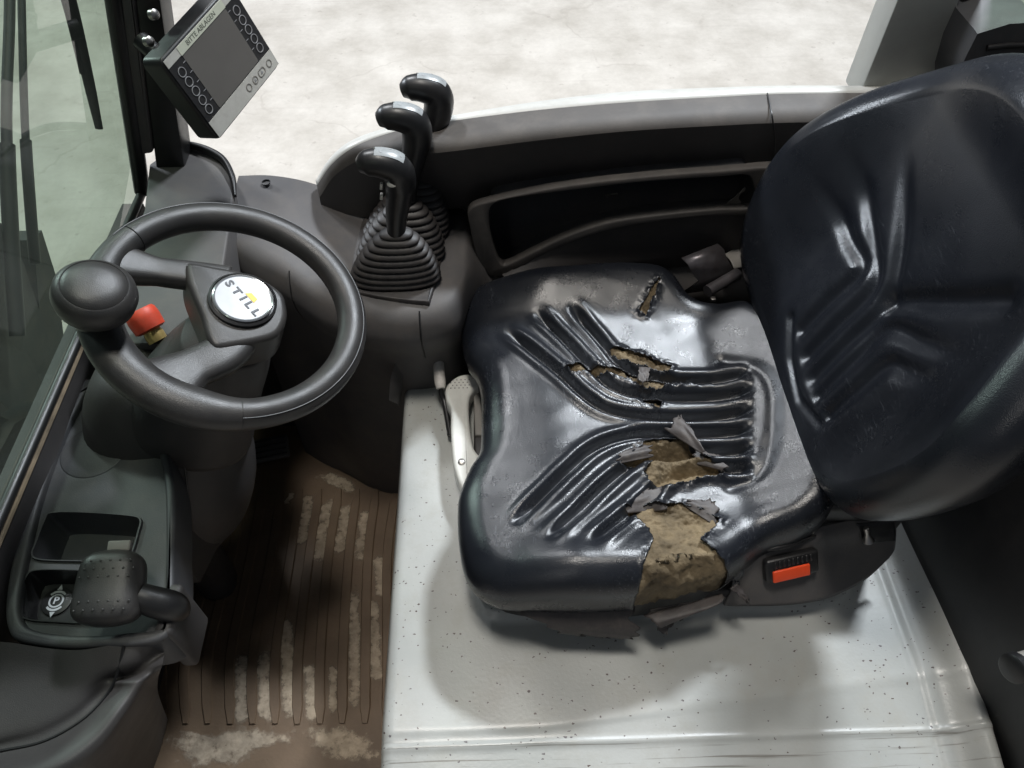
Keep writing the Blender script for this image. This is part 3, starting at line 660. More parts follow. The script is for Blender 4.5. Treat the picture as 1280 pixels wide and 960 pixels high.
flap([(0.253, 0.549, 0.508), (0.297, 0.531, 0.51), (0.297, 0.554, 0.513), (0.264, 0.566, 0.512)], 0.003, 'flap_back')
flap([(0.157, 0.546, 0.514), (0.203, 0.557, 0.51), (0.205, 0.575, 0.513), (0.165, 0.564, 0.516)], 0.003, 'flap_back')
flap([(0.206, 0.707, 0.519), (0.222, 0.705, 0.518), (0.215, 0.677, 0.52), (0.201, 0.679, 0.52)], 0.002)
flap([(0.014, 0.394, 0.452), (0.165, 0.386, 0.448), (0.171, 0.355, 0.4), (0.089, 0.363, 0.404)], 0.014, 'flap_back')
flap([(0.186, 0.382, 0.432), (0.235, 0.386, 0.442), (0.22, 0.373, 0.424), (0.204, 0.356, 0.402)], -0.006, 'flap_back')
flap([(0.179, 0.376, 0.43), (0.278, 0.392, 0.45), (0.253, 0.38, 0.436), (0.2, 0.364, 0.414)], 0.012, 'flap_back')
flap([(0.285, 0.396, 0.455), (0.295, 0.401, 0.456), (0.313, 0.387, 0.436), (0.308, 0.384, 0.436)], 0.003, 'flap_back')
flap([(0.246, 0.422, 0.505), (0.303, 0.44, 0.495), (0.296, 0.401, 0.455), (0.262, 0.417, 0.492)], 0.008, 'vinyl')
# clip sticking out of the foam
CLP = [(0.184, 0.409, 0.478)]
rbox('wire_clip', (0.010, 0.012, 0.006), 0.0015, 'steel', seat, frame_from(CLP[0], (0, -0.6, 0.8)))
# pan and skirt below the cushion
prism('seat_pan', [tuple(p) for p in (spline(OUT, 80, True) - [0.19, 0.65]) * 0.93 + [0.19, 0.65]], 0.392, 0.44, 'black_plastic', seat)
prism('seat_base_plate', rrect(0.195, 0.62, 0.46, 0.40, 0.03), 0.3715, 0.391, 'trim_dark', seat, bev=0.004)
# moulded side cover
SR = [[(0.303, 0.442, 0.478), (0.323, 0.445, 0.48), (0.366, 0.454, 0.48), (0.426, 0.467, 0.482), (0.474, 0.473, 0.482), (0.507, 0.474, 0.482)],
      [(0.299, 0.435, 0.474), (0.318, 0.432, 0.47), (0.365, 0.442, 0.472), (0.43, 0.455, 0.474), (0.479, 0.463, 0.474), (0.512, 0.467, 0.474)],
      [(0.298, 0.421, 0.448), (0.316, 0.422, 0.446), (0.369, 0.431, 0.448), (0.441, 0.447, 0.45), (0.491, 0.456, 0.45), (0.52, 0.463, 0.45)],
      [(0.296, 0.406, 0.425), (0.312, 0.406, 0.424), (0.371, 0.413, 0.424), (0.437, 0.426, 0.425), (0.491, 0.441, 0.427), (0.524, 0.455, 0.428)],
      [(0.289, 0.396, 0.402), (0.31, 0.395, 0.4), (0.374, 0.395, 0.399), (0.428, 0.402, 0.4), (0.48, 0.422, 0.406), (0.52, 0.449, 0.414)]]
SR = np.array([spline(r, 40) for r in SR]); SR = np.array([spline(SR[:, j], 24) for j in range(SR.shape[1])]).transpose(1, 0, 2)
loft('side_cover', SR.tolist(), 'trim_grey', seat, thick=0.004)
def on_cover(u, v):
    i = v * (SR.shape[0] - 1); j = u * (SR.shape[1] - 1); a, b = int(min(i, SR.shape[0] - 2)), int(min(j, SR.shape[1] - 2))
    p = SR[a, b]; du = SR[a, b + 1] - p; dv = SR[a + 1, b] - p; n = np.cross(du, dv); n /= np.linalg.norm(n)
    if n[1] > 0: n = -n
    return p + du * (j - b) + dv * (i - a), n, du / np.linalg.norm(du)
BK = [(0.37, 0.426, 0.452)]
p, n_, du = on_cover(0.35, 0.50)
bm_ = basis(Vector(BK[0]), Vector(du), Vector(np.cross(n_, du)), Vector(n_))
buck = rbox('buckle', (0.072, 0.034, 0.014), 0.005, 'black_satin', seat, bm_)
rbox('release_button', (0.050, 0.017, 0.010), 0.002, 'orange_button', buck, Matrix.Translation((-0.003, -0.007, 0.0045)))
for i in range(9):
    rbox('grip_rib', (0.0035, 0.010, 0.004), 0.001, 'black_plastic', buck, Matrix.Translation((-0.024 + i * 0.006, 0.0095, 0.007)), seg=1)
SLT = [(0.335, 0.435, 0.478), (0.363, 0.441, 0.478), (0.402, 0.452, 0.478)]
tube('slot', spline(SLT, 12), [0.002, 0.0045, 0.0048, 0.0035, 0.0015], 'black_plastic', seat, seg=10)
for q in [(0.321, 0.433, 0.476), (0.389, 0.455, 0.484), (0.397, 0.456, 0.484)]:
    lathe('screw', [(0.0028, -0.002), (0.0028, 0.001), (0.001, 0.002)], 'steel', seat, seg=12, mtx=Matrix.Translation(q))
OPN = [(0.457, 0.466, 0.481), (0.507, 0.47, 0.481), (0.515, 0.454, 0.453), (0.47, 0.45, 0.453)]
flap(OPN, 0.002, 'black_plastic', 'recess_plate', rag=0)
RLB = [(0.465, 0.457, 0.486), (0.473, 0.449, 0.466)]
tube('recliner_bolt', spline(RLB, 4), [0.0035, 0.003, 0.0075], 'steel', seat, seg=12)

# backrest in its own plane: y sideways, t up the slope, d towards the driver
BO = Vector((0.40, 0, 0.50)); rec = R(15)
BT = np.array([math.sin(rec), 0, math.cos(rec)]); BN = np.array([-math.cos(rec), 0, math.sin(rec)])
def bpt(y, t, d): return np.array([0.40, 0, 0.50]) + np.array([0, 1., 0]) * y + BT * t + BN * d
BOUT = [(.625, .515), (.705, .497), (.782, .452), (.858, .372), (.912, .280), (.932, .215), (.930, .160), (.905, .095), (.850, .040), (.76, .012), (.625, .006), (.51, .016), (.440, .055), (.396, .120), (.368, .190), (.358, .250), (.372, .315), (.420, .392), (.488, .458), (.555, .500)]
BG = [[(0.682, 0.092), (0.683, 0.163), (0.683, 0.226), (0.738, 0.23), (0.805, 0.241), (0.854, 0.256)],
      [(0.641, 0.085), (0.643, 0.168), (0.649, 0.233), (0.705, 0.259), (0.789, 0.291), (0.845, 0.311)],
      [(0.607, 0.081), (0.611, 0.168), (0.615, 0.236), (0.659, 0.287), (0.735, 0.342), (0.774, 0.375)],
      [(0.581, 0.081), (0.584, 0.162), (0.586, 0.221), (0.54, 0.254), (0.5, 0.281), (0.457, 0.312)],
      [(0.547, 0.089), (0.547, 0.155), (0.546, 0.203), (0.522, 0.224), (0.491, 0.246), (0.457, 0.268)]]
BEDGE = [(0.612, 0.239), (0.579, 0.276), (0.539, 0.316), (0.502, 0.356)]
BBR = [(0.713, 0.102), (0.665, 0.074), (0.604, 0.063), (0.546, 0.086)]
def back_d(YT):
    y, t = YT[:, 0], YT[:, 1]; u = np.abs(y - 0.628)
    d = 0.012 + 0.052 * smoothstep(0.12, 0.26, u) * smoothstep(0.52, 0.28, t)
    d = d + 0.014 * np.exp(-((t - 0.10) / 0.09) ** 2) * smoothstep(0.25, 0.1, u)
    d = d + 0.028 * smoothstep(0.40, 0.50, t)
    for g in BG:
        e, s = seg_dist(YT, spline(g, 30)); k = smoothstep(0, 0.06, s) * smoothstep(1.0, 0.55, s)
        d = d - 0.0085 * k * np.exp(-(e / 0.0115) ** 2)
    e, s = seg_dist(YT, BEDGE); d = d - 0.010 * np.exp(-(e / 0.013) ** 2)
    e, s = seg_dist(YT, BBR); d = d - 0.006 * np.exp(-(e / 0.008) ** 2)
    return d + 0.0008 * np.array([noise.noise(Vector((p[0] * 20, p[1] * 20, 7))) for p in YT])
def build_back():
    NA = 420; O = spline(BOUT, NA, True); T = np.roll(O, -1, 0) - np.roll(O, 1, 0); T /= np.linalg.norm(T, axis=1)[:, None]
    N = np.c_[-T[:, 1], T[:, 0]]; c = np.array([0.628, 0.22])
    if N[0] @ (O[0] - c) < 0: N = -N
    for _ in range(40): N = np.roll(N, 1, 0) + N + np.roll(N, -1, 0); N /= np.linalg.norm(N, axis=1)[:, None]
    r = 0.040; I = O - N * r
    for _ in range(50): I = (np.roll(I, 1, 0) + I + np.roll(I, -1, 0)) / 3
    di = back_d(I)
    for _ in range(60): di = (np.roll(di, 1) + di + np.roll(di, -1)) / 3
    rows = []
    for k in np.linspace(0.004, 1, 120): YT = c + (I - c) * k; rows.append((YT, back_d(YT)))
    for ph in np.linspace(8, 90, 14): a = 1 - math.cos(R(ph)); rows.append((I + (O - I) * math.sin(R(ph)), di - r * a))
    for q in np.linspace(0.15, 1, 6): rows.append((O - N * 0.030 * q * q, (di - r) * (1 - q) + q * (-0.045)))
    for ph in np.linspace(15, 90, 6): rows.append((O - N * (0.03 + 0.05 * (1 - math.cos(R(ph)))), np.full(NA, -0.045 - 0.03 * math.sin(R(ph)))))
    rows.append((c + (O - c) * 0.02, np.full(NA, -0.078)))
    return loft('backrest', [[bpt(p[0], p[1], q) for p, q in zip(a, b)] for a, b in rows], 'vinyl_back', seat, closed=True)
build_back()

prism('recliner_block', [(.415, .47), (.52, .47), (.52, .79), (.415, .79)], 0.39, 0.515, 'black_plastic', seat, bev=0.01)
# belt buckle bracket on the far side of the seat
bb = thing('belt_bracket', 'grey folded metal bracket between the seat and the side pocket', 'bracket')
BP = [(0.309, 0.93, 0.53), (0.366, 0.953, 0.53), (0.384, 0.933, 0.525), (0.397, 0.916, 0.51), (0.36, 0.879, 0.47), (0.327, 0.909, 0.5)]
b0 = [[(0.3, 0.911, 0.54), (0.364, 0.943, 0.54)], [(0.309, 0.9, 0.536), (0.373, 0.932, 0.536)], [(0.315, 0.897, 0.525), (0.379, 0.928, 0.522)], [(0.331, 0.892, 0.505), (0.392, 0.92, 0.505)], [(0.31, 0.9, 0.47), (0.387, 0.912, 0.47)]]
loft('plate', b0, 'bracket_metal', bb, thick=0.003)
CY = [(0.337, 0.863, 0.512), (0.393, 0.901, 0.512)]
tube('roller', CY, 0.0095, 'bracket_metal', bb, seg=16)
CW = [(0.38, 0.944, 0.515), (0.443, 0.988, 0.515), (0.431, 0.93, 0.505), (0.391, 0.915, 0.51)]
flap(CW, 0.004, 'trim_light', 'tongue', rag=0).parent = bb
rbox('bolt', (0.008, 0.008, 0.006), 0.001, 'steel', bb, Matrix.Translation([(0.345, 0.852, 0.505)][0]))

# ------------------------------------------------------------------ side console: deck, rail, pocket
sc = thing('side_console', 'dark grey plastic side console with armrest rail and storage pocket', 'console')
def deck_row(x, yn, zd, yf):
    return [(x, yn + .030, 0.0), (x, yn + .030, 0.30), (x, yn + .024, zd - .105), (x, yn + .012, zd - .080), (x, yn + .002, zd - .052), (x, yn + .001, zd - .032), (x, yn + .012, zd - .014), (x, yn + .024, zd - .003), (x, yn + .040, zd), (x, (yn + yf) / 2, zd + .002), (x, yf, zd + .004), (x, yf + .004, zd - .02), (x, yf + .006, 0)]
st = [(-.405, .900, .600, 1.060), (-.36, .868, .594, 1.068), (-.31, .842, .585, 1.066), (-.26, .808, .568, 1.062), (-.20, .788, .553, 1.056), (-.13, .776, .550, 1.04), (-.075, .786, .550, 1.03), (-.05, .815, .549, 1.03), (-.035, .868, .542, 1.02), (-.015, .915, .505, 1.00), (.01, .935, .475, .99), (.08, .935, .465, .99), (.20, .935, .47, .99), (.42, .94, .46, .99), (.56, .94, .46, .99)]
stn = spline(st, 96)
loft('deck', [deck_row(*s) for s in stn], 'trim_grey', sc, sharp=None)
# joint across the deck lip and ledge around the hood corner
JD = [(-.108, .797, .5505), (-.108, .785, .5385), (-.108, .776, .520), (-.108, .777, .500), (-.108, .787, .470), (-.108, .798, .446)]
tube('deck_joint', spline(JD, 14), 0.0013, 'black_plastic', sc, seg=6)
LG1 = [(-0.168, 0.751, 0.4), (-0.164, 0.784, 0.42), (-0.151, 0.815, 0.43), (-0.126, 0.837, 0.435), (-0.087, 0.853, 0.435), (-0.035, 0.873, 0.435)]
LG2 = [(-0.159, 0.766, 0.37), (-0.152, 0.795, 0.39), (-0.139, 0.82, 0.4), (-0.115, 0.834, 0.405), (-0.083, 0.845, 0.405), (-0.03, 0.864, 0.405)]
LG3 = [(-0.16, 0.781, 0.34), (-0.153, 0.809, 0.36), (-0.14, 0.831, 0.366), (-0.117, 0.848, 0.366), (-0.084, 0.857, 0.366), (-0.03, 0.877, 0.366)]
loft('hood_ledge', [spline(q, 24).tolist() for q in (LG1, LG2, LG3)], 'trim_grey', sc)
# rail: outer edge, seam, crown, inner edge, foot
RO = [(-0.281, 1.048, 0.6), (-0.249, 1.043, 0.645), (-0.208, 1.038, 0.68), (-0.145, 1.038, 0.702), (-0.059, 1.034, 0.72), (0.072, 1.042, 0.736), (0.204, 1.054, 0.742), (0.348, 1.058, 0.744), (0.469, 1.059, 0.744), (0.708, 1.048, 0.744)]
RM = [(-0.276, 1.031, 0.603), (-0.242, 1.021, 0.65), (-0.2, 1.012, 0.686), (-0.14, 1.011, 0.71), (-0.058, 1.01, 0.726), (0.07, 1.009, 0.742), (0.198, 1.015, 0.748), (0.339, 1.022, 0.75), (0.458, 1.027, 0.75), (0.694, 1.021, 0.75)]
RI = [(-0.273, 1.019, 0.59), (-0.239, 1.012, 0.64), (-0.19, 0.998, 0.68), (-0.13, 0.965, 0.708), (-0.057, 0.949, 0.724), (0.067, 0.95, 0.738), (0.191, 0.958, 0.744), (0.329, 0.966, 0.745), (0.445, 0.97, 0.745), (0.674, 0.966, 0.745)]
RF = [(-0.273, 1.018, 0.575), (-0.243, 1.01, 0.565), (-0.198, 1.002, 0.56), (-0.134, 1.008, 0.56), (-0.068, 0.999, 0.575), (0.073, 0.998, 0.6), (0.21, 0.997, 0.622), (0.359, 0.996, 0.632), (0.484, 0.997, 0.636), (0.734, 0.992, 0.636)]
ro, rm, ri, rf = [spline(q, 90) for q in (RO, RM, RI, RF)]
rows = []
for k in range(91):
    o_, m_, i_, f_ = ro[k], rm[k], ri[k], rf[k]
    dn = (f_ - i_); a = i_ + dn * 0.06 + (i_ - m_) * 0.02; tp = m_ + (i_ - m_) * 0.55 + np.array([0, 0, 0.003])
    rows.append([m_, tp, m_ + (i_ - m_) * 0.88 + np.array([0, 0, .0005]), a, i_ + dn * 0.18, i_ + dn * 0.6, f_])
loft('rail_cap', [q[:4] for q in rows], 'rail_grey', sc)  # cap in a paler tone than the rail face
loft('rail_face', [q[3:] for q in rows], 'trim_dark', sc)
jx = 0.448
# joint in the rail
JT = [(0.41, 1.027, 0.751), (0.404, 0.986, 0.753), (0.404, 0.966, 0.746), (0.422, 0.976, 0.7), (0.441, 0.997, 0.638)]
tube('rail_joint', spline(JT, 16), 0.0012, 'black_plastic', sc, seg=6)
sill = thing('side_sill', 'white painted outer sill running along the armrest rail', 'sill')
rows = []
for k in range(91):
    o_, m_ = ro[k], rm[k]
    rows.append([m_ + np.array([0, 0.0005, -0.0012]), (m_ + o_) / 2 + np.array([0, 0.002, 0.001]), o_, o_ + np.array([0, 0.008, -0.012]), o_ + np.array([0, 0.010, -0.04]), np.array([o_[0], max(o_[1], 1.0) + 0.012, -0.25])])
loft('sill_panel', rows, 'sill_paint', sill, thick=0.002)
# pocket frame with an opening
yp = 0.948
HOLE = [(0.002, 0.622), (0.033, 0.635), (0.105, 0.646), (0.223, 0.66), (0.342, 0.667), (0.377, 0.669), (0.391, 0.659), (0.406, 0.611), (0.354, 0.607), (0.293, 0.602), (0.207, 0.591), (0.159, 0.578), (0.109, 0.555), (0.065, 0.528), (0.033, 0.508), (0.016, 0.504), (0.005, 0.537), (-0.002, 0.585)]
FRM = [(-0.033, 0.614), (-0.003, 0.631), (0.105, 0.655), (0.222, 0.669), (0.34, 0.677), (0.446, 0.68), (0.459, 0.634), (0.47, 0.594), (0.357, 0.594), (0.295, 0.59), (0.215, 0.578), (0.162, 0.563), (0.113, 0.54), (0.068, 0.513), (0.04, 0.489), (0.009, 0.476), (-0.012, 0.489), (-0.024, 0.521), (-0.032, 0.578)]
hole = [tuple(p) for p in spline(HOLE, 72, True)]; frm = [tuple(p) for p in spline(FRM, 72, True)]
YM = Matrix(((1, 0, 0, 0), (0, 0, -1, yp), (0, 1, 0, 0), (0, 0, 0, 1)))   # local xy -> world xz, local z -> -y
prism('pocket_frame', frm, -0.010, 0.004, 'rail_grey', sc, bev=0.003, holes=[hole], mtx=YM)
hb_ = [(x, z) for x, z in hole]
zmin = min(p[1] for p in hb_) - 0.05
rows = []
for dep, f in ((-0.0101, 1), (-0.02, 1), (-0.085, 1)):
    rows.append([(x, yp - dep, z if z > 0.62 else z - (0.05 if dep < -0.015 else 0)) for x, z in hole])
rows.append([(0.2 + (x - 0.2) * 0.05, yp + 0.085, 0.57 + (z - 0.57) * 0.05) for x, z in hole])
loft('pocket_bin', rows, 'dash_blue_grey', sc, closed=True, sharp=40)
# apron below the pocket, down behind the seat
AP = [[(0.015, 0.95, 0.483), (0.11, 0.95, 0.543), (0.215, 0.95, 0.582), (0.295, 0.95, 0.594), (0.406, 0.95, 0.601), (0.482, 0.95, 0.598)],
      [(0.022, 0.928, 0.485), (0.111, 0.945, 0.51), (0.203, 0.961, 0.528), (0.306, 0.961, 0.54), (0.422, 0.959, 0.545), (0.499, 0.956, 0.545)],
      [(0.019, 0.916, 0.475), (0.111, 0.929, 0.49), (0.191, 0.944, 0.5), (0.311, 0.954, 0.505), (0.43, 0.954, 0.505), (0.51, 0.951, 0.505)],
      [(0.005, 0.91, 0.42), (0.115, 0.934, 0.42), (0.201, 0.961, 0.42), (0.331, 0.986, 0.42), (0.46, 0.992, 0.42), (0.545, 0.989, 0.42)]]
loft('pocket_apron', [spline(q, 30).tolist() for q in AP], 'trim_dark', sc)
TB = [(0.411, 0.587)]
prism('pocket_tab', [(x + TB[0][0], z + TB[0][1]) for x, z in ((-.03, -.02), (.02, -.02), (.02, .035), (-.005, .015))], -0.004, 0, 'trim_light', sc, holes=[circle(TB[0][0], TB[0][1], 0.011, 16)], mtx=Matrix(((1, 0, 0, 0), (0, 0, -1, 1.0), (0, 1, 0, 0), (0, 0, 0, 1))))
# plug hole in the deck
PH = [(-0.359, 1.044, 0.602)]
lathe('plug_hole', [(0.0065, -0.002), (0.0072, 0.0008), (0.006, 0.001), (0.005, -0.0015)], 'black_plastic', sc, seg=20, mtx=Matrix.Translation(PH[0]))

# ------------------------------------------------------------------ three hydraulic levers with bellows
bp_ = thing('lever_plate', 'dark plastic plate under the three rubber lever bellows', 'plate')
LPO = [(-0.215, 0.857), (-0.2, 0.833), (-0.107, 0.811), (-0.09, 0.826), (-0.073, 0.955), (-0.088, 0.977), (-0.188, 1.027), (-0.209, 1.001)]
prism('plate_body', [tuple(p) for p in spline(LPO, 60, True)], 0.540, 0.5575, 'bellows_rubber', bp_, bev=0.003)
def superell(cx, cy, z, a, b, n=4, k=36, rot=0):
    out = []
    for i in range(k):
        t = 2 * math.pi * i / k; c, s = math.cos(t), math.sin(t)
        x = a * math.copysign(abs(c) ** (2 / n), c); y = b * math.copysign(abs(s) ** (2 / n), s)
        out.append((cx + x * math.cos(rot) - y * math.sin(rot), cy + x * math.sin(rot) + y * math.cos(rot), z))
    return out
LVL = ['near black control lever with oval button and key tabs on its stalk', 'middle black control lever of the three with square sticker mark', 'outermost black control lever leaning against the white sill']
FEET = [(-0.146, 0.862, 0.5585), (-0.141, 0.915, 0.5585), (-0.136, 0.968, 0.5585)]
TOPS = [[(-0.123, 0.877, 0.735)][0], [(-0.101, 0.958, 0.752)][0], [(-0.07, 1.014, 0.762)][0]]
for i in range(3):
    lv = thing('control_lever', LVL[i], 'lever', 'control levers on the side console', FEET[i])
    hx, hy, hz = [TOPS[i][k] - FEET[i][k] for k in range(3)]
    # bellows
    rows = []; nf = 9; bh = 0.085
    for q in range(nf * 6 + 1):
        t = q / (nf * 6); w = abs(math.sin(math.pi * nf * t)); sw = t * bh / hz
        dome = (1 - t ** 1.5) ** 0.75; a = 0.054 * dome + 0.015 - 0.005 * (1 - w); b = 0.0215 * dome + 0.011 - 0.004 * (1 - w)
        rows.append(superell(hx * sw, hy * sw, t * bh, a, b, 2.5, 48))
    loft('bellows', rows, 'bellows_rubber', lv, closed=True, caps=True, sharp=60)
    def lp(s, dx, dz): return (hx * s + dx, hy * s, hz * s + dz)
    path = [lp(0.45, 0, 0), lp(0.62, 0, 0), lp(0.80, 0.003, 0), lp(0.93, 0.004, 0), lp(1.0, -0.002, 0.006), lp(1.0, -0.020, 0.015), lp(1.0, -0.038, 0.0155), lp(1.0, -0.050, 0.012)]
    sp = spline(path, 48)
    tube('stalk', sp, [0.0130, 0.0150, 0.0178, 0.0208, 0.0218, 0.0208, 0.0192, 0.0170, 0.010], 'black_satin', lv, seg=24, ell=1.05)
    # sticker plate on the head
    P_, T_, N_, B_ = frames(sp); rad = np.interp(np.linspace(0, 1, 49), np.linspace(0, 1, 9), [0.0130, 0.0150, 0.0178, 0.0208, 0.0218, 0.0208, 0.0192, 0.0170, 0.010])
    upv = None; rows = []
    for k in range(28, 38):
        if (B_[k][2] > 0): sgn = 1
        else: sgn = -1
        rows.append([P_[k] + (rad[k] + 0.0006) * (math.cos(a) * N_[k] * 1.05 + sgn * math.sin(a) * B_[k]) for a in np.radians(np.linspace(60, 120, 9))])
    loft('sticker', rows, 'sticker_grey', lv)
    kk = 32; sgn = 1 if B_[kk][2] > 0 else -1
    for (ka, aa) in ((29, 100), (32, 78), (35, 104), (37, 84)):
        q = P_[ka] + (rad[ka] + 0.0009) * (math.cos(R(aa)) * N_[ka] + sgn * math.sin(R(aa)) * B_[ka]); nn = (q - P_[ka])
        rbox('sticker_mark', (0.0030, 0.0012, 0.0003), 0, 'label_ink' if ka > 35 else 'badge_silver', lv, frame_from(Vector(q), Vector(nn), (-1, 0.6, 0)))
    if i == 0:
        ov = [(-0.134, 0.874, 0.722)]
        q = Vector(ov[0]) - Vector(FEET[0])
        o_ = lathe('oval_button', [(0.0055, -0.004), (0.0055, 0.001), (0.0045, 0.0018), (0.0005, 0.002)], 'panel_silver', lv, seg=24, mtx=frame_from(Vector(lp(0.93, -0.002, 0)) + Vector((-0.003, -0.0185, 0.008)), (-0.15, -0.85, 0.5)) @ Matrix.Diagonal((1.3, 0.85, 1, 1)))
        for s_, dz in ((0.90, 0.0), (0.82, -0.002)):
            rbox('key_tab', (0.004, 0.005, 0.010), 0.001, 'panel_silver', lv, frame_from(Vector(lp(s_, -0.0215, dz)) + Vector((0, -0.004, 0)), (0.2, 0, 1)))

# ------------------------------------------------------------------ dashboard behind the wheel
db = thing('dashboard', 'grey green flat dashboard top behind the steering wheel', 'dashboard')
DT = [(-0.514, 0.675), (-0.516, 0.817), (-0.517, 0.945), (-0.539, 1.06), (-0.522, 1.087), (-0.486, 1.103), (-0.455, 1.089), (-0.427, 1.066), (-0.405, 1.03), (-0.391, 0.983), (-0.384, 0.925), (-0.379, 0.871), (-0.373, 0.812), (-0.366, 0.741), (-0.359, 0.67)]
DT = [(x, min(y, 1.108)) for x, y in DT]
prism('dash_top', DT, 0.45, 0.630, 'trim_light', db, bev=0.004)
db.children[0].data.materials[0] = MATS['trim_grey']
prism('kick_panel', [(-.605, 1.03), (-.38, 1.03), (-.38, 1.05), (-.605, 1.05)], 0.0, 0.449, 'trim_dark', db)
prism('bulkhead', [(-.605, .06), (-.590, .06), (-.590, 1.028), (-.605, 1.028)], 0.0, 0.449, 'trim_dark', db)
FN = [(-0.494, 1.098, 0.634), (-0.478, 1.097, 0.637), (-0.445, 1.079, 0.638), (-0.418, 1.054, 0.637), (-0.397, 1.012, 0.635), (-0.387, 0.973, 0.63)]
tube('edge_fin', spline(FN, 30), [0.004, 0.007, 0.007, 0.007, 0.006, 0.003], 'black_plastic', db, seg=10, ell=0.8)
prism('dash_front', [(-.565, .735), (-.565, .50), (-.44, .50), (-.41, .62), (-.40, .735)], 0.30, 0.478, 'trim_dark', db, bev=0.01)

# ------------------------------------------------------------------ tray console by the door with park brake lever
tr = thing('tray_console', 'blue grey door side console with storage tray and cup recess', 'console')
TO = [(-0.555, 0.691), (-0.572, 0.653), (-0.579, 0.594), (-0.575, 0.516), (-0.563, 0.43), (-0.55, 0.371), (-0.536, 0.339), (-0.518, 0.325), (-0.467, 0.316), (-0.423, 0.316), (-0.395, 0.315), (-0.367, 0.32), (-0.359, 0.337), (-0.368, 0.384), (-0.377, 0.423), (-0.387, 0.471), (-0.401, 0.522), (-0.423, 0.576), (-0.458, 0.642)]
TO = [tuple(p) for p in spline(TO, 110, True)]
TI = [(-0.543, 0.674), (-0.556, 0.636), (-0.56, 0.575), (-0.556, 0.499), (-0.546, 0.429), (-0.536, 0.375), (-0.525, 0.35), (-0.508, 0.337), (-0.472, 0.33), (-0.433, 0.328), (-0.403, 0.33), (-0.377, 0.332), (-0.369, 0.345), (-0.376, 0.379), (-0.386, 0.424), (-0.397, 0.466), (-0.411, 0.516), (-0.432, 0.568), (-0.466, 0.633)]
TI = [tuple(p) for p in spline(TI, 110, True)]
prism('rim', TO, 0.48, 0.5450, 'dash_blue_grey', tr, bev=0.005, holes=[TI])
t1 = [tuple(p) for p in spline([(-0.541, 0.486), (-0.493, 0.484), (-0.443, 0.478), (-0.429, 0.472), (-0.427, 0.456), (-0.427, 0.43), (-0.432, 0.418), (-0.45, 0.417), (-0.496, 0.419), (-0.534, 0.422), (-0.546, 0.429), (-0.547, 0.445), (-0.547, 0.476)], 60, True)]
t2 = [tuple(p) for p in spline([(-0.535, 0.41), (-0.507, 0.41), (-0.474, 0.407), (-0.461, 0.401), (-0.454, 0.377), (-0.449, 0.349), (-0.46, 0.344), (-0.49, 0.346), (-0.522, 0.35), (-0.535, 0.36), (-0.541, 0.386), (-0.542, 0.404)], 60, True)]
cup = [(-0.518, 0.576)][0]
prism('tray_panel', TI, 0.5310, 0.5350, 'dash_blue_grey', tr, holes=[t1, t2, circle(cup[0], cup[1], 0.0445, 48)])
lathe('cup_recess', [(0.0445, 0.5350), (0.0432, 0.5345), (0.043, 0.5335), (0.0415, 0.5355), (0.040, 0.5362), (0.0002, 0.5362)], 'dash_blue_grey', tr, seg=48, mtx=Matrix.Translation((*cup, 0)))
def bin_(nm, h, zb, mat):
    c = np.mean(np.array(h), 0); rows = []
    for z_, s_ in ((0.5355, 1.0), (0.5385, 0.985), (0.5385, 0.955), (0.5330, 0.95), (zb + 0.008, 0.90), (zb, 0.85), (zb, 0.02)):
        rows.append([(c[0] + (x - c[0]) * s_, c[1] + (y - c[1]) * s_, z_) for x, y in h])
    return loft(nm, rows, mat, tr, closed=True, sharp=50)
bin_('storage_tray', t1, 0.4900, 'dash_blue_grey')
bin_('lever_well', t2, 0.5070, 'black_plastic')
dk = [(-0.514, 0.384)][0]
sy = thing('park_symbol', 'white circled P parking brake symbol in the lever well', 'symbol', loc=(dk[0], dk[1], 0.5082))
lathe('disc', [(0.017, 0), (0.017, 0.001), (0.016, 0.0015), (0.0003, 0.0015)], 'black_plastic', sy, seg=32)
SM = Matrix.Rotation(R(80), 4, 'Z')
prism('ring', circle(0, 0, 0.0085, 32), 0.0016, 0.0019, 'badge_silver', sy, holes=[circle(0, 0, 0.0066, 32)])
text('letter', 'P', 0.012, 'badge_silver', sy, Matrix.Translation((0, 0, 0.0018)) @ Matrix.Rotation(R(0), 4, 'Z'), bold=0.0003)
for s_ in (1, -1):
    prism('bracket_arc', [(0.0098 * math.cos(R(a)), s_ * 0.0098 * math.sin(R(a))) for a in range(40, 141, 10)] + [(0.0118 * math.cos(R(a)), s_ * 0.0125 * math.sin(R(a))) for a in range(140, 39, -10)], 0.0016, 0.0019, 'badge_silver', sy)
    prism('arrow', [(-0.003, s_ * 0.0135), (0.003, s_ * 0.0135), (0, s_ * 0.020)], 0.0016, 0.0019, 'badge_silver', sy)
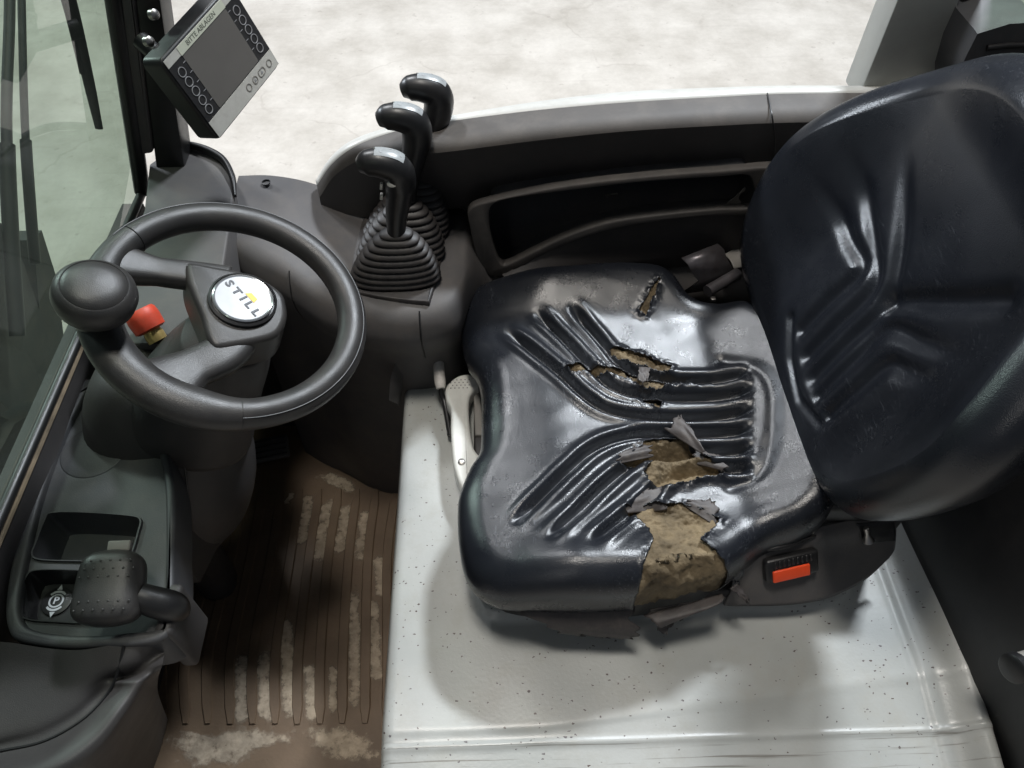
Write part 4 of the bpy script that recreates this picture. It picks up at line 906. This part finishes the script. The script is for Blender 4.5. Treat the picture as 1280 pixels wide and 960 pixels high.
# low cowl that rounds off towards the door
CW_ = [[(-0.575, 0.328, 0.542), (-0.531, 0.324, 0.542), (-0.486, 0.316, 0.542), (-0.451, 0.313, 0.542), (-0.418, 0.317, 0.542), (-0.393, 0.318, 0.542), (-0.364, 0.321, 0.541)],
       [(-0.571, 0.295, 0.525), (-0.528, 0.294, 0.525), (-0.484, 0.291, 0.527), (-0.449, 0.289, 0.528), (-0.422, 0.297, 0.529), (-0.398, 0.3, 0.527), (-0.372, 0.318, 0.515)],
       [(-0.551, 0.233, 0.515), (-0.521, 0.24, 0.515), (-0.483, 0.249, 0.515), (-0.451, 0.265, 0.515), (-0.43, 0.287, 0.517), (-0.411, 0.296, 0.505), (-0.364, 0.299, 0.53)],
       [(-0.548, 0.216, 0.507), (-0.519, 0.224, 0.507), (-0.477, 0.233, 0.507), (-0.443, 0.254, 0.507), (-0.421, 0.281, 0.509), (-0.387, 0.281, 0.53), (-0.378, 0.301, 0.5)],
       [(-0.524, 0.173, 0.52), (-0.481, 0.182, 0.52), (-0.44, 0.196, 0.518), (-0.413, 0.221, 0.515), (-0.396, 0.254, 0.515), (-0.394, 0.283, 0.49), (-0.411, 0.318, 0.425)],
       [(-0.642, 0.17, 0.3), (-0.572, 0.185, 0.3), (-0.515, 0.217, 0.3), (-0.486, 0.252, 0.3), (-0.471, 0.295, 0.3), (-0.461, 0.319, 0.3), (-0.46, 0.341, 0.3)],
       [(-0.775, 0.125, 0.02), (-0.67, 0.15, 0.02), (-0.607, 0.208, 0.02), (-0.574, 0.272, 0.02), (-0.559, 0.329, 0.02), (-0.556, 0.365, 0.02), (-0.556, 0.39, 0.02)]]
CW_ = np.array([spline(q, 36) for q in CW_]); CW_ = np.array([spline(CW_[:, j], 36) for j in range(CW_.shape[1])]).transpose(1, 0, 2)
loft('cowl', CW_.tolist(), 'trim_dark', tr)
SE = [(-0.518, 0.223, 0.509), (-0.476, 0.231, 0.509), (-0.442, 0.252, 0.509), (-0.422, 0.28, 0.511), (-0.41, 0.301, 0.53), (-0.405, 0.315, 0.543)]
tube('cowl_seam', spline(SE, 24), 0.0016, 'black_plastic', tr, seg=6)
prism('tray_wall', [(-0.405, 0.482), (-0.395, 0.48), (-0.377, 0.418), (-0.359, 0.336), (-0.369, 0.332)], 0.47, 0.5370, 'trim_dark', tr, bev=0.006)
# park brake
pb = thing('parking_brake', 'dark dimpled parking brake lever lying over the tray console', 'lever')
HB = [(-0.418, 0.365, 0.58)][0]
def pommel():
    rows = []
    for t in np.linspace(0, 1, 22):
        y = -0.040 + 0.080 * t
        s = max(0.05, (1 - abs(2 * t - 1) ** 5)) ** 0.4
        rows.append([(x * s * (1 - 0.12 * t), y, z * s) for x, z in [(0.037 * math.copysign(abs(math.cos(a)) ** 0.65, math.cos(a)), 0.022 * math.copysign(abs(math.sin(a)) ** 0.75, math.sin(a))) for a in np.linspace(0, 2 * math.pi, 40, endpoint=False)]])
    return rows
ho = loft('grip', pommel(), 'wheel_rubber', pb, closed=True, caps=True)
HM = frame_from(Vector(HB), (0.10, -0.25, 1), (1, 0.03, 0)); ho.matrix_local = HM
for i in range(7):
    for j in range(6):
        if 2 <= i < 4: continue
        x = -0.026 + j * 0.0098 + 0.004 * (i % 2); y = -0.026 + i * 0.0085
        lathe('dimple', [(0.0013, 0), (0.001, 0.0006), (0.0002, 0.0009)], 'wheel_rubber', ho, seg=8, mtx=Matrix.Translation((x, y, 0.0218 - 0.004 * (abs(x) / 0.03) ** 4)))
rbox('release_button', (0.024, 0.012, 0.010), 0.002, 'trim_light', ho, Matrix.Translation((0.004, 0.044, 0.002)))
AR = [(-0.39, 0.358, 0.573), (-0.377, 0.355, 0.565), (-0.363, 0.355, 0.55), (-0.374, 0.366, 0.515)]
tube('arm', spline(AR, 14), [0.016, 0.018, 0.019, 0.019], 'black_plastic', pb, seg=20, ell=0.9)
rbox('pivot_cover', (0.020, 0.060, 0.10), 0.006, 'trim_dark', pb, Matrix.Translation(([(-0.367, 0.355, 0.535)][0][0], [(-0.367, 0.355, 0.535)][0][1], 0.4950)))

# ------------------------------------------------------------------ steering column and wheel
WC = np.array([-0.291, 0.616, 0.745]); WN = np.array([0.37275, -0.0995, 0.92258]); WX = np.array([0.92718, 0, -0.37461]); WY = np.array([0.03727, 0.99504, 0.09226])
co = thing('steering_column', 'thick dark plastic steering column rising from the footwell', 'steering column')
def col_rows(spec, k=40):
    out = []
    for (c, a, b, n) in spec:
        c = np.array(c); out.append([np.array(p) for p in superell(c[0], c[1], 0, a, b, n, k)])
        for p in out[-1]: p[2] = c[2] - 0.35 * (p[0] - c[0])
    return np.array(out)
cs = [((-.312, .622, .695), .044, .046, 2.4), ((-.332, .626, .660), .056, .058, 2.6), ((-.362, .630, .615), .066, .066, 2.6), ((-.395, .632, .56), .076, .072, 2.6), ((-.42, .634, .51), .082, .074, 2.6)]
cr = col_rows(cs); cr = np.array([spline(cr[:, j], 24) for j in range(cr.shape[1])]).transpose(1, 0, 2)
loft('upper_shroud', cr.tolist(), 'trim_dark', co, closed=True, caps=True)
cs = [((-.415, .650, .610), .030, .030, 2.6), ((-.425, .648, .598), .066, .058, 2.6), ((-.438, .642, .550), .090, .076, 2.5), ((-.452, .635, .480), .100, .088, 2.4), ((-.465, .628, .410), .102, .094, 2.3), ((-.478, .624, .340), .088, .086, 2.2), ((-.495, .622, .27), .062, .064, 2.2), ((-.515, .630, .17), .036, .038, 2.2), ((-.53, .64, .0), .034, .036, 2.2)]
cr = col_rows(cs); cr = np.array([spline(cr[:, j], 64) for j in range(cr.shape[1])]).transpose(1, 0, 2)
loft('lower_shroud', cr.tolist(), 'trim_dark', co, closed=True, caps=True)
j = int(40 * 0.80)
tube('shroud_seam', cr[6:60, j] + np.array([0.0, -0.0004, 0]), 0.0013, 'black_plastic', co, seg=6)

sw = thing('steering_wheel', 'black steering wheel with spinner knob and silver centre badge', 'steering wheel', loc=tuple(WC))
def wp(a, b, h): return WX * a + WY * b + WN * h
RC = 0.1345
ring = []
rim_rows = []
for k in range(120):
    a = 2 * math.pi * k / 120; cdir = WX * math.cos(a) + WY * math.sin(a); row = []
    for q in range(24):
        t = 2 * math.pi * q / 24; fat = 1 + 0.32 * float(smoothstep(165, 190, math.degrees(a)) * smoothstep(292, 262, math.degrees(a))); row.append(cdir * (RC - 0.0168 * 0.5 * (fat - 1) + 0.0168 * fat * math.cos(t)) + WN * 0.0158 * (1 + 0.5 * (fat - 1)) * math.sin(t))
    rim_rows.append(row)
rim_rows.append(rim_rows[0])
v = [p for r in rim_rows[:-1] for p in r]; f = []
for k in range(120):
    for q in range(24): f.append((k * 24 + q, ((k + 1) % 120) * 24 + q, ((k + 1) % 120) * 24 + (q + 1) % 24, k * 24 + (q + 1) % 24))
mesh('rim', v, f, 'wheel_rubber', sw)
# moulding seam along the rim and joints of the thick grip section
SRr = RC + 0.0168 * math.cos(R(50)); sh = 0.0158 * math.sin(R(50)) + 0.0002
tube('rim_seam', [WX * SRr * math.cos(R(a)) + WY * SRr * math.sin(R(a)) + WN * sh for a in range(-75, 160, 3)], 0.0007, 'black_plastic', sw, seg=6)
for a in (-75, 152):
    cdir = WX * math.cos(R(a)) + WY * math.sin(R(a))
    tube('rim_joint', [cdir * (RC + 0.0170 * math.cos(R(t))) + WN * 0.0160 * math.sin(R(t)) for t in range(0, 361, 15)], 0.0006, 'black_plastic', sw, seg=5, caps=False)
# hub plate and two spokes
hubo = [(0.050, 0.018), (0.042, 0.034), (0.022, 0.045), (-0.006, 0.050), (-0.034, 0.048), (-0.062, 0.044), (-0.060, 0.024), (-0.048, 0.000), (-0.034, -0.024), (-0.022, -0.050), (-0.010, -0.060), (0.008, -0.052), (0.030, -0.040), (0.047, -0.026), (0.053, -0.004)]
HUBM = basis(Vector(wp(0.006, -0.002, 0)), Vector(WX), Vector(WY), Vector(WN))
prism('hub', [tuple(p) for p in spline(hubo, 60, True)], -0.035, 0.012, 'wheel_rubber', sw, bev=0.007, mtx=HUBM)
def spoke(pts, ws, hs):
    P = spline([wp(*p) for p in pts], 20); w = np.interp(np.linspace(0, 1, 21), np.linspace(0, 1, len(ws)), ws); h = np.interp(np.linspace(0, 1, 21), np.linspace(0, 1, len(hs)), hs)
    T = np.gradient(P, axis=0); T /= np.linalg.norm(T, axis=1)[:, None]; rows = []
    for i in range(21):
        s = np.cross(WN, T[i]); s /= np.linalg.norm(s)
        rows.append([P[i] + s * w[i] * math.copysign(abs(math.cos(a)) ** 0.6, math.cos(a)) + WN * h[i] * math.copysign(abs(math.sin(a)) ** 0.6, math.sin(a)) for a in np.linspace(0, 2 * math.pi, 24, endpoint=False)])
    loft('spoke', rows, 'wheel_rubber', sw, closed=True, caps=True)
spoke([(-0.010, 0.038, -0.004), (-0.045, 0.036, -0.004), (-0.085, 0.030, -0.004), (-0.128, 0.026, -0.002)], [0.020, 0.017, 0.016, 0.026], [0.013, 0.012, 0.011, 0.013])
spoke([(0.012, -0.010, -0.006), (0.004, -0.056, -0.004), (-0.022, -0.084, -0.004), (-0.050, -0.122, -0.002)], [0.030, 0.023, 0.022, 0.040], [0.014, 0.013, 0.012, 0.014])
# badge
bg = lathe('badge', [(0.0365, 0.010), (0.0365, 0.016), (0.034, 0.0175), (0.0335, 0.0145), (0.0325, 0.0145)], 'black_plastic', sw, seg=56, mtx=basis(Vector(wp(0.0095, 0.005, 0)), Vector(WX), Vector(WY), Vector(WN)))
lathe('badge_rim', [(0.0322, 0.0140), (0.0322, 0.0185), (0.0310, 0.0195), (0.0290, 0.0185)], 'badge_rim', bg, seg=56)
lathe('badge_face', [(0.0296, 0.0150), (0.0292, 0.0186), (0.0002, 0.0189)], 'badge_silver', bg, seg=56)
TA = -42
tm = Matrix.Rotation(R(TA), 4, 'Z')
text('badge_lettering', 'S T I L L', 0.0125, 'badge_ink', bg, tm @ Matrix.Translation((0, -0.001, 0.0192)), sx=1.25, bold=0.00035)
prism('badge_mark', [(-0.0035, 0.0050), (0.0115, 0.0050), (0.0095, 0.0112), (-0.0005, 0.0112)], 0.0188, 0.0193, 'badge_yellow', bg, mtx=tm)
# spinner knob
KB = wp(-0.121, -0.059, 0)
km = basis(Vector(KB), Vector(WX), Vector(WY), Vector(WN))
lathe('spinner_stem', [(0.019, -0.004), (0.0195, 0.010), (0.020, 0.022), (0.024, 0.034)], 'wheel_rubber', sw, seg=36, mtx=km)
kn = lathe('spinner_knob', [(0.018, 0.030), (0.029, 0.034), (0.0365, 0.042), (0.0385, 0.052), (0.0365, 0.061), (0.0315, 0.067), (0.0297, 0.0678), (0.0292, 0.0672), (0.0284, 0.0682), (0.024, 0.0715), (0.015, 0.0738), (0.0003, 0.0745)], 'wheel_rubber', sw, seg=48, mtx=km, sharp=70)

# red cut-off switch behind the knob
RS = [(-0.438, 0.688, 0.655)][0]
rs = thing('cutoff_switch', 'red mushroom cut-off switch with brass collar beside the spinner knob', 'switch', loc=RS)
rmx = frame_from((0, 0, 0), (-0.42, 0.50, 0.7))
lathe('cap', [(0.0150, -0.013), (0.0195, -0.011), (0.0205, 0.004), (0.0195, 0.013), (0.0170, 0.016), (0.0004, 0.017)], 'red_cap', rs, seg=32, mtx=rmx)
lathe('collar', [(0.012, -0.028), (0.0125, -0.020), (0.011, -0.0125)], 'brass', rs, seg=24, mtx=rmx)

# pedal
pd = thing('foot_pedal', 'dark foot pedal on the floor beyond the steering column', 'pedal', loc=[(-0.475, 0.919, 0.03)][0])
rbox('pedal_pad', (0.085, 0.05, 0.012), 0.004, 'trim_grey', pd, Matrix.Rotation(R(12), 4, 'Z') @ Matrix.Rotation(R(18), 4, 'X'))
for i in range(4): rbox('tread', (0.076, 0.004, 0.004), 0.001, 'black_plastic', pd, Matrix.Rotation(R(12), 4, 'Z') @ Matrix.Rotation(R(18), 4, 'X') @ Matrix.Translation((0, -0.017 + i * 0.0115, 0.0075)), seg=1)

# ------------------------------------------------------------------ terminal on the front pillar
DP = Vector((-0.345, 0.981, 0.837)); DX = Vector((0.412, 0.894, 0.178)).normalized(); DY = Vector((-0.303, -0.049, 0.952)); DY = (DY - DX * DY.dot(DX)).normalized(); DZ = DX.cross(DY)
tm_ = thing('display_terminal', 'grey screen terminal with round side keys mounted on the front pillar', 'display', loc=tuple(DP))
def dm(x=0, y=0, z=0): return basis(Vector((0, 0, 0)), DX, DY, DZ) @ Matrix.Translation((x, y, z))
prism('housing', rrect(0, 0, 0.162, 0.122, 0.009), -0.034, 0.0, 'black_plastic', tm_, bev=0.004, mtx=dm())
prism('key_panel', rrect(0, 0, 0.154, 0.115, 0.006), 0.0, 0.0012, 'keypad_black', tm_, mtx=dm())
prism('lower_strip', [(-0.077, -0.0574), (0.077, -0.0574), (0.077, -0.034), (-0.077, -0.034)], 0.0012, 0.0018, 'panel_silver', tm_, mtx=dm())
prism('upper_strip', [(-0.077, 0.0574), (0.077, 0.0574), (0.077, 0.047), (-0.077, 0.047)], 0.0012, 0.0018, 'panel_silver', tm_, mtx=dm())
prism('paper_label', [(-0.050, 0.0572), (0.050, 0.0572), (0.050, 0.0462), (-0.050, 0.0462)], 0.0018, 0.0022, 'label_paper', tm_, mtx=dm())
text('label_lettering', 'BITTE ABLAGEN', 0.0085, 'label_ink', tm_, dm(-0.002, 0.0516, 0.0023), extrude=0.0001, sx=1.05)
prism('screen', rrect(0, 0.0065, 0.098, 0.078, 0.002), 0.0012, 0.0016, 'screen_grey', tm_, mtx=dm())
for s_ in (-1, 1):
    for i in range(5):
        y = 0.033 - i * 0.0138
        prism('key_ring', circle(s_ * 0.0635, y, 0.0062, 24), 0.0012, 0.0020, 'keypad_line', tm_, holes=[circle(s_ * 0.0635, y, 0.0053, 24)], mtx=dm())
        prism('key_tick', [(s_ * 0.052 - 0.0025, y + 0.0058), (s_ * 0.052 + 0.0025, y + 0.0058), (s_ * 0.052 + 0.0025, y + 0.0066), (s_ * 0.052 - 0.0025, y + 0.0066)], 0.0017, 0.0019, 'keypad_line', tm_, mtx=dm())
for i, x in enumerate((0.010, 0.026, 0.043, 0.062)):
    prism('strip_key', circle(x, -0.0455, 0.0052, 24) if i != 2 else rrect(x, -0.0455, 0.015, 0.010, 0.004), 0.0018, 0.0024, 'trim_light', tm_, holes=[circle(x, -0.0455, 0.0042, 24) if i != 2 else rrect(x, -0.0455, 0.013, 0.008, 0.003)], mtx=dm())
    if i in (1, 2): prism('key_arrow', [(x - 0.0025, -0.047), (x + 0.0025, -0.047), (x, -0.0435)], 0.0018, 0.0024, 'keypad_line', tm_, mtx=dm())
rbox('back_box', (0.10, 0.08, 0.03), 0.006, 'black_plastic', tm_, dm(-0.01, 0, -0.048))
BRP = [Vector(DP) + DZ * -0.055 + DX * -0.03, Vector((-0.46, 1.02, 0.85))]
tube('mount_arm', [p - DP for p in (BRP[0], (BRP[0] + BRP[1]) / 2, BRP[1])], 0.012, 'black_plastic', tm_, seg=14)
for q in [(-0.416, 0.985, 0.9), (-0.422, 0.956, 0.88)]:
    lathe('mount_bolt', [(0.0065, -0.004), (0.0065, 0.003), (0.004, 0.0055), (0.0003, 0.006)], 'steel', tm_, seg=16, mtx=frame_from(Vector(q) - DP, DZ))

# ------------------------------------------------------------------ cab frame: pillars, windscreen, wiper
fp = thing('front_pillar', 'black front cab pillar carrying the display terminal', 'pillar')
PB = [(-0.52, 1.05, 0.655), (-0.474, 1.05, 0.663)]; PT_ = [(-0.462, 1.05, 0.889), (-0.428, 1.05, 0.888)]
def extr(lo, hi, k=1.6): lo, hi = np.array(lo), np.array(hi); return hi + (hi - lo) * k
PB = [tuple(np.array(p) - 0.25 * (np.array(t_) - np.array(p))) for p, t_ in zip(PB, PT_)]
b0, b1 = map(np.array, PB); t0, t1_ = extr(PB[0], PT_[0]), extr(PB[1], PT_[1])
def bar(nm, a0, a1, b0, b1, dy, mat, par):
    rows = [[np.array(a0), np.array(a1), np.array(a1) + [0, dy, 0], np.array(a0) + [0, dy, 0]], [np.array(b0), np.array(b1), np.array(b1) + [0, dy, 0], np.array(b0) + [0, dy, 0]]]
    v = [p for r in rows for p in r]; f = [(0, 1, 5, 4), (1, 2, 6, 5), (2, 3, 7, 6), (3, 0, 4, 7), (0, 3, 2, 1), (4, 5, 6, 7)]
    me = bpy.data.meshes.new(nm); me.from_pydata([tuple(map(float, p)) for p in v], [], f); bm = bmesh.new(); bm.from_mesh(me); bpy.data.meshes.remove(me)
    bmesh.ops.bevel(bm, geom=bm.edges[:], offset=0.004, segments=2, profile=0.5, affect='EDGES')
    return from_bm(nm, bm, mat, par, True, 40)
bar('post', b0, b1, t0, t1_, 0.05, 'black_plastic', fp)
G0 = [(-0.547, 1.045, 0.654), (-0.519, 1.045, 0.659)]; G1 = [(-0.478, 1.045, 0.892), (-0.46, 1.045, 0.891)]
bar('inner_trim', G0[0], G0[1], extr(G0[0], G1[0]), extr(G0[1], G1[1]), 0.03, 'trim_grey', fp)
ws = thing('windscreen', 'green tinted windscreen pane with black rubber edge', 'windscreen')
WB = [(-0.568, 1.057, 0.585), (-0.622, 0.345, 0.5)]
E0 = np.array([(-0.564, 1.05, 0.584)][0]); E1 = extr(E0, [(-0.488, 1.05, 0.889)][0]); 
L0 = E0 * 1.0; 
W00 = np.array([-0.585, 1.05, 0.56]); 
dirup = (E1 - E0); 
N0 = np.array([E0[0] - 0.004, 0.10, E0[2]]); N1 = N0 + dirup
pane = mesh('pane', [E0, E1, N1, N0], [(0, 1, 2, 3)], 'green_glass', ws, False)
tube('seal', [E0, E0 + dirup * 0.5, E1], 0.012, 'black_plastic', ws, seg=10)
tube('lower_seal', [E0, (E0 + N0) / 2, N0], 0.007, 'black_plastic', ws, seg=10)
lw = thing('cowl_frame', 'dark worn frame below the windscreen', 'frame')
prism('frame_bar', [(E0[0] - 0.03, 0.10), (E0[0] + 0.004, 0.10), (E0[0] + 0.004, 1.03), (E0[0] - 0.03, 1.03)], 0.25, float(E0[2]) - 0.006, 'trim_dark', lw, bev=0.003)
tube('worn_lip', [(E0[0] + 0.005, 0.12, E0[2] - 0.006), (E0[0] + 0.005, 0.6, E0[2] - 0.006), (E0[0] + 0.005, 0.95, E0[2] - 0.006)], 0.0028, 'worn_edge', lw, seg=6)
pn = np.cross(dirup, [0, 1, 0]); pn /= np.linalg.norm(pn); pn = pn if pn[0] < 0 else -pn
wi = thing('wiper', 'black windscreen wiper blade outside the glass', 'wiper')
wl = [np.array(p) for p in [(-0.543, 1.1, 0.93), (-0.546, 1.08, 0.855), (-0.551, 1.06, 0.785), (-0.566, 1.05, 0.696)]]
tube('blade', [p + pn * 0.02 for p in spline(wl, 20)], [0.011, 0.011, 0.010, 0.009, 0.008, 0.006], 'black_plastic', wi, seg=8, ell=0.6)
tube('arm', [p + pn * 0.03 + np.array([0.006, 0, 0.0]) for p in spline(wl, 20)[:15]], 0.006, 'black_satin', wi, seg=8)
# hoses and mast outside
HS = [(24, 300, .0115, 'left'), (40, 240, .009, 'right')]
for nm, lab, pts, rr in (('hydraulic_hose', 'thick black hydraulic hose beside the mast plate outside the windscreen', [(-0.8, 1.517, 0.894), (-0.8, 1.349, 0.758), (-0.8, 1.176, 0.641), (-0.8, 1.024, 0.513), (-0.8, 0.906, 0.404)], 0.0085),
                         ('hydraulic_hose', 'thinner black hydraulic hose with long sleeve outside the windscreen', [(-0.82, 1.597, 0.869), (-0.82, 1.417, 0.727), (-0.82, 1.252, 0.594), (-0.82, 1.138, 0.489), (-0.82, 1.068, 0.42)], 0.0065)):
    hs = thing(nm, lab, 'hose', 'hoses in front of the windscreen')
    P = spline(pts, 20); tube('hose', P, rr, 'hose_rubber', hs, seg=12)
    tube('sleeve', P[11:], rr * 1.45, 'hose_rubber', hs, seg=12)
ms = thing('mast_guard', 'dark green tall mast guard plates outside the windscreen', 'mast')
for a, nm in (([(-0.84, 1.021, 0.613), (-0.84, 1.085, 0.489), (-0.84, 1.069, 0.42), (-0.84, 1.014, 0.288), (-0.84, 0.867, 0.13), (-0.84, 0.835, 0.276), (-0.84, 0.82, 0.463)], 'guard_plate'), ([(-0.88, 1.18, 0.382), (-0.88, 1.216, 0.376), (-0.88, 1.18, 0.288), (-0.88, 1.079, 0.171), (-0.88, 0.969, 0.098), (-0.88, 1.07, 0.275)], 'guard_plate'), ([(-0.78, 0.763, 0.349), (-0.78, 0.861, 0.287), (-0.78, 0.801, 0.261), (-0.78, 0.651, 0.261), (-0.78, 0.594, 0.361)], 'bracket_foot'), ([(-0.8, 0.726, 0.422), (-0.8, 0.771, 0.361), (-0.8, 0.795, 0.295), (-0.8, 0.678, 0.292), (-0.8, 0.611, 0.379)], 'side_rail')):
    A = np.array(a); rows = [[p for p in A], [p + np.array([-0.05, 0, 0]) for p in A]]
    loft(nm, rows, 'mast_steel', ms, closed=True, caps=True, sharp=30)

rp_ = thing('rear_pillar', 'pale grey painted rear cab pillar above the armrest rail', 'pillar')
q0 = [(0.56, 1.05, 0.72), (0.669, 1.05, 0.717)]; q1 = [(0.563, 1.05, 0.873), (0.65, 1.05, 0.871)]
bar('post', q0[0], q0[1], extr(q0[0], q1[0]), extr(q0[1], q1[1]), 0.06, 'pillar_paint', rp_)
s0 = [(0.666, 1.055, 0.751), (0.681, 1.055, 0.771)]; s1 = [(0.657, 1.055, 0.869), (0.683, 1.055, 0.869)]
bar('rubber_seal', s0[0], s0[1], extr(s0[0], s1[0]), extr(s0[1], s1[1]), 0.03, 'black_plastic', rp_)
rw = thing('rear_window', 'green tinted rear side window beyond the seat back', 'window')
r0 = [(0.705, 1.07, 0.742), (0.703, 1.07, 0.861)]
a0 = np.array(r0[0]); a1 = extr(r0[0], r0[1])
mesh('pane', [a0 + [0, 0, -0.15], a1, a1 + [0.6, 0, 0], a0 + [0.7, 0, -0.15]], [(0, 1, 2, 3)], 'green_glass', rw, False)
rb = thing('rear_box', 'dark moulded plastic box behind the top of the seat back', 'box')
RBX = [[(0.654, 0.98, 0.782), (0.647, 0.98, 0.826), (0.648, 0.98, 0.862), (0.686, 0.98, 0.875), (0.725, 0.98, 0.877), (0.806, 0.98, 0.791), (0.881, 0.98, 0.658), (0.708, 0.98, 0.662)]]
A = np.array(RBX[0]); cA = A.mean(0)
loft('box_shell', [(A + [0, 0.10, 0]).tolist(), (A + [0, 0.012, 0]).tolist(), (cA + (A - cA) * 0.96).tolist(), (cA + (A - cA) * 0.02).tolist()], 'dash_blue_grey', rb, closed=True, sharp=25)
GV = [(0.671, 0.977, 0.841), (0.698, 0.977, 0.844), (0.742, 0.977, 0.844)]
tube('groove', GV, 0.004, 'black_plastic', rb, seg=8)

# rear wall beside the hood
wl_ = thing('rear_bulkhead', 'black rear cab bulkhead beside the white hood', 'bulkhead')
prof = spline([(.600, .10), (.606, .22), (.588, .30), (.583, .40), (.575, .55), (.57, .80), (.57, .98)], 40)
loft('panel_skin', [[(p[0] + 0.0, p[1], 0.0) for p in prof], [(p[0] + 0.005, p[1], 0.40) for p in prof], [(p[0] + 0.06, p[1], 0.62) for p in prof], [(p[0] + 0.20, p[1], 0.90) for p in prof]], 'black_plastic', wl_, thick=0.004)
rl = thing('grab_stub', 'pale rod end in a black collar on the rear bulkhead', 'rod', loc=(0.6, 0.283, 0.485))
lathe('rod', [(0.0145, -0.03), (0.0145, 0.10)], 'trim_light', rl, seg=28, mtx=frame_from((0, 0, 0), (0.93, 0.25, -0.2)))
lathe('collar', [(0.0135, -0.036), (0.0165, -0.034), (0.0165, -0.024), (0.0146, -0.022)], 'black_satin', rl, seg=28, mtx=frame_from((0, 0, 0), (0.93, 0.25, -0.2)))
lathe('screw', [(0.0045, -0.003), (0.0045, 0.0015), (0.002, 0.003), (0.0003, 0.003)], 'steel', wl_, seg=16, mtx=frame_from((0.5795, 0.50, 0.36), (-1, 0, 0)))
# moulding joints in the plastic trim
tube('dash_joint', [(-0.545, 0.80, 0.6304), (-0.48, 0.80, 0.6304), (-0.405, 0.80, 0.6304)], 0.0010, 'black_plastic', db, seg=5)
for (a_, b_) in ((-0.30, 0.583), (-0.215, 0.557)):
    row = deck_row(a_, float(np.interp(a_, stn[:, 0], stn[:, 1])), float(np.interp(a_, stn[:, 0], stn[:, 2])), float(np.interp(a_, stn[:, 0], stn[:, 3])))
    tube('deck_joint', [np.array(p) for p in spline(row[2:8], 14)], 0.0011, 'black_plastic', sc, seg=5)
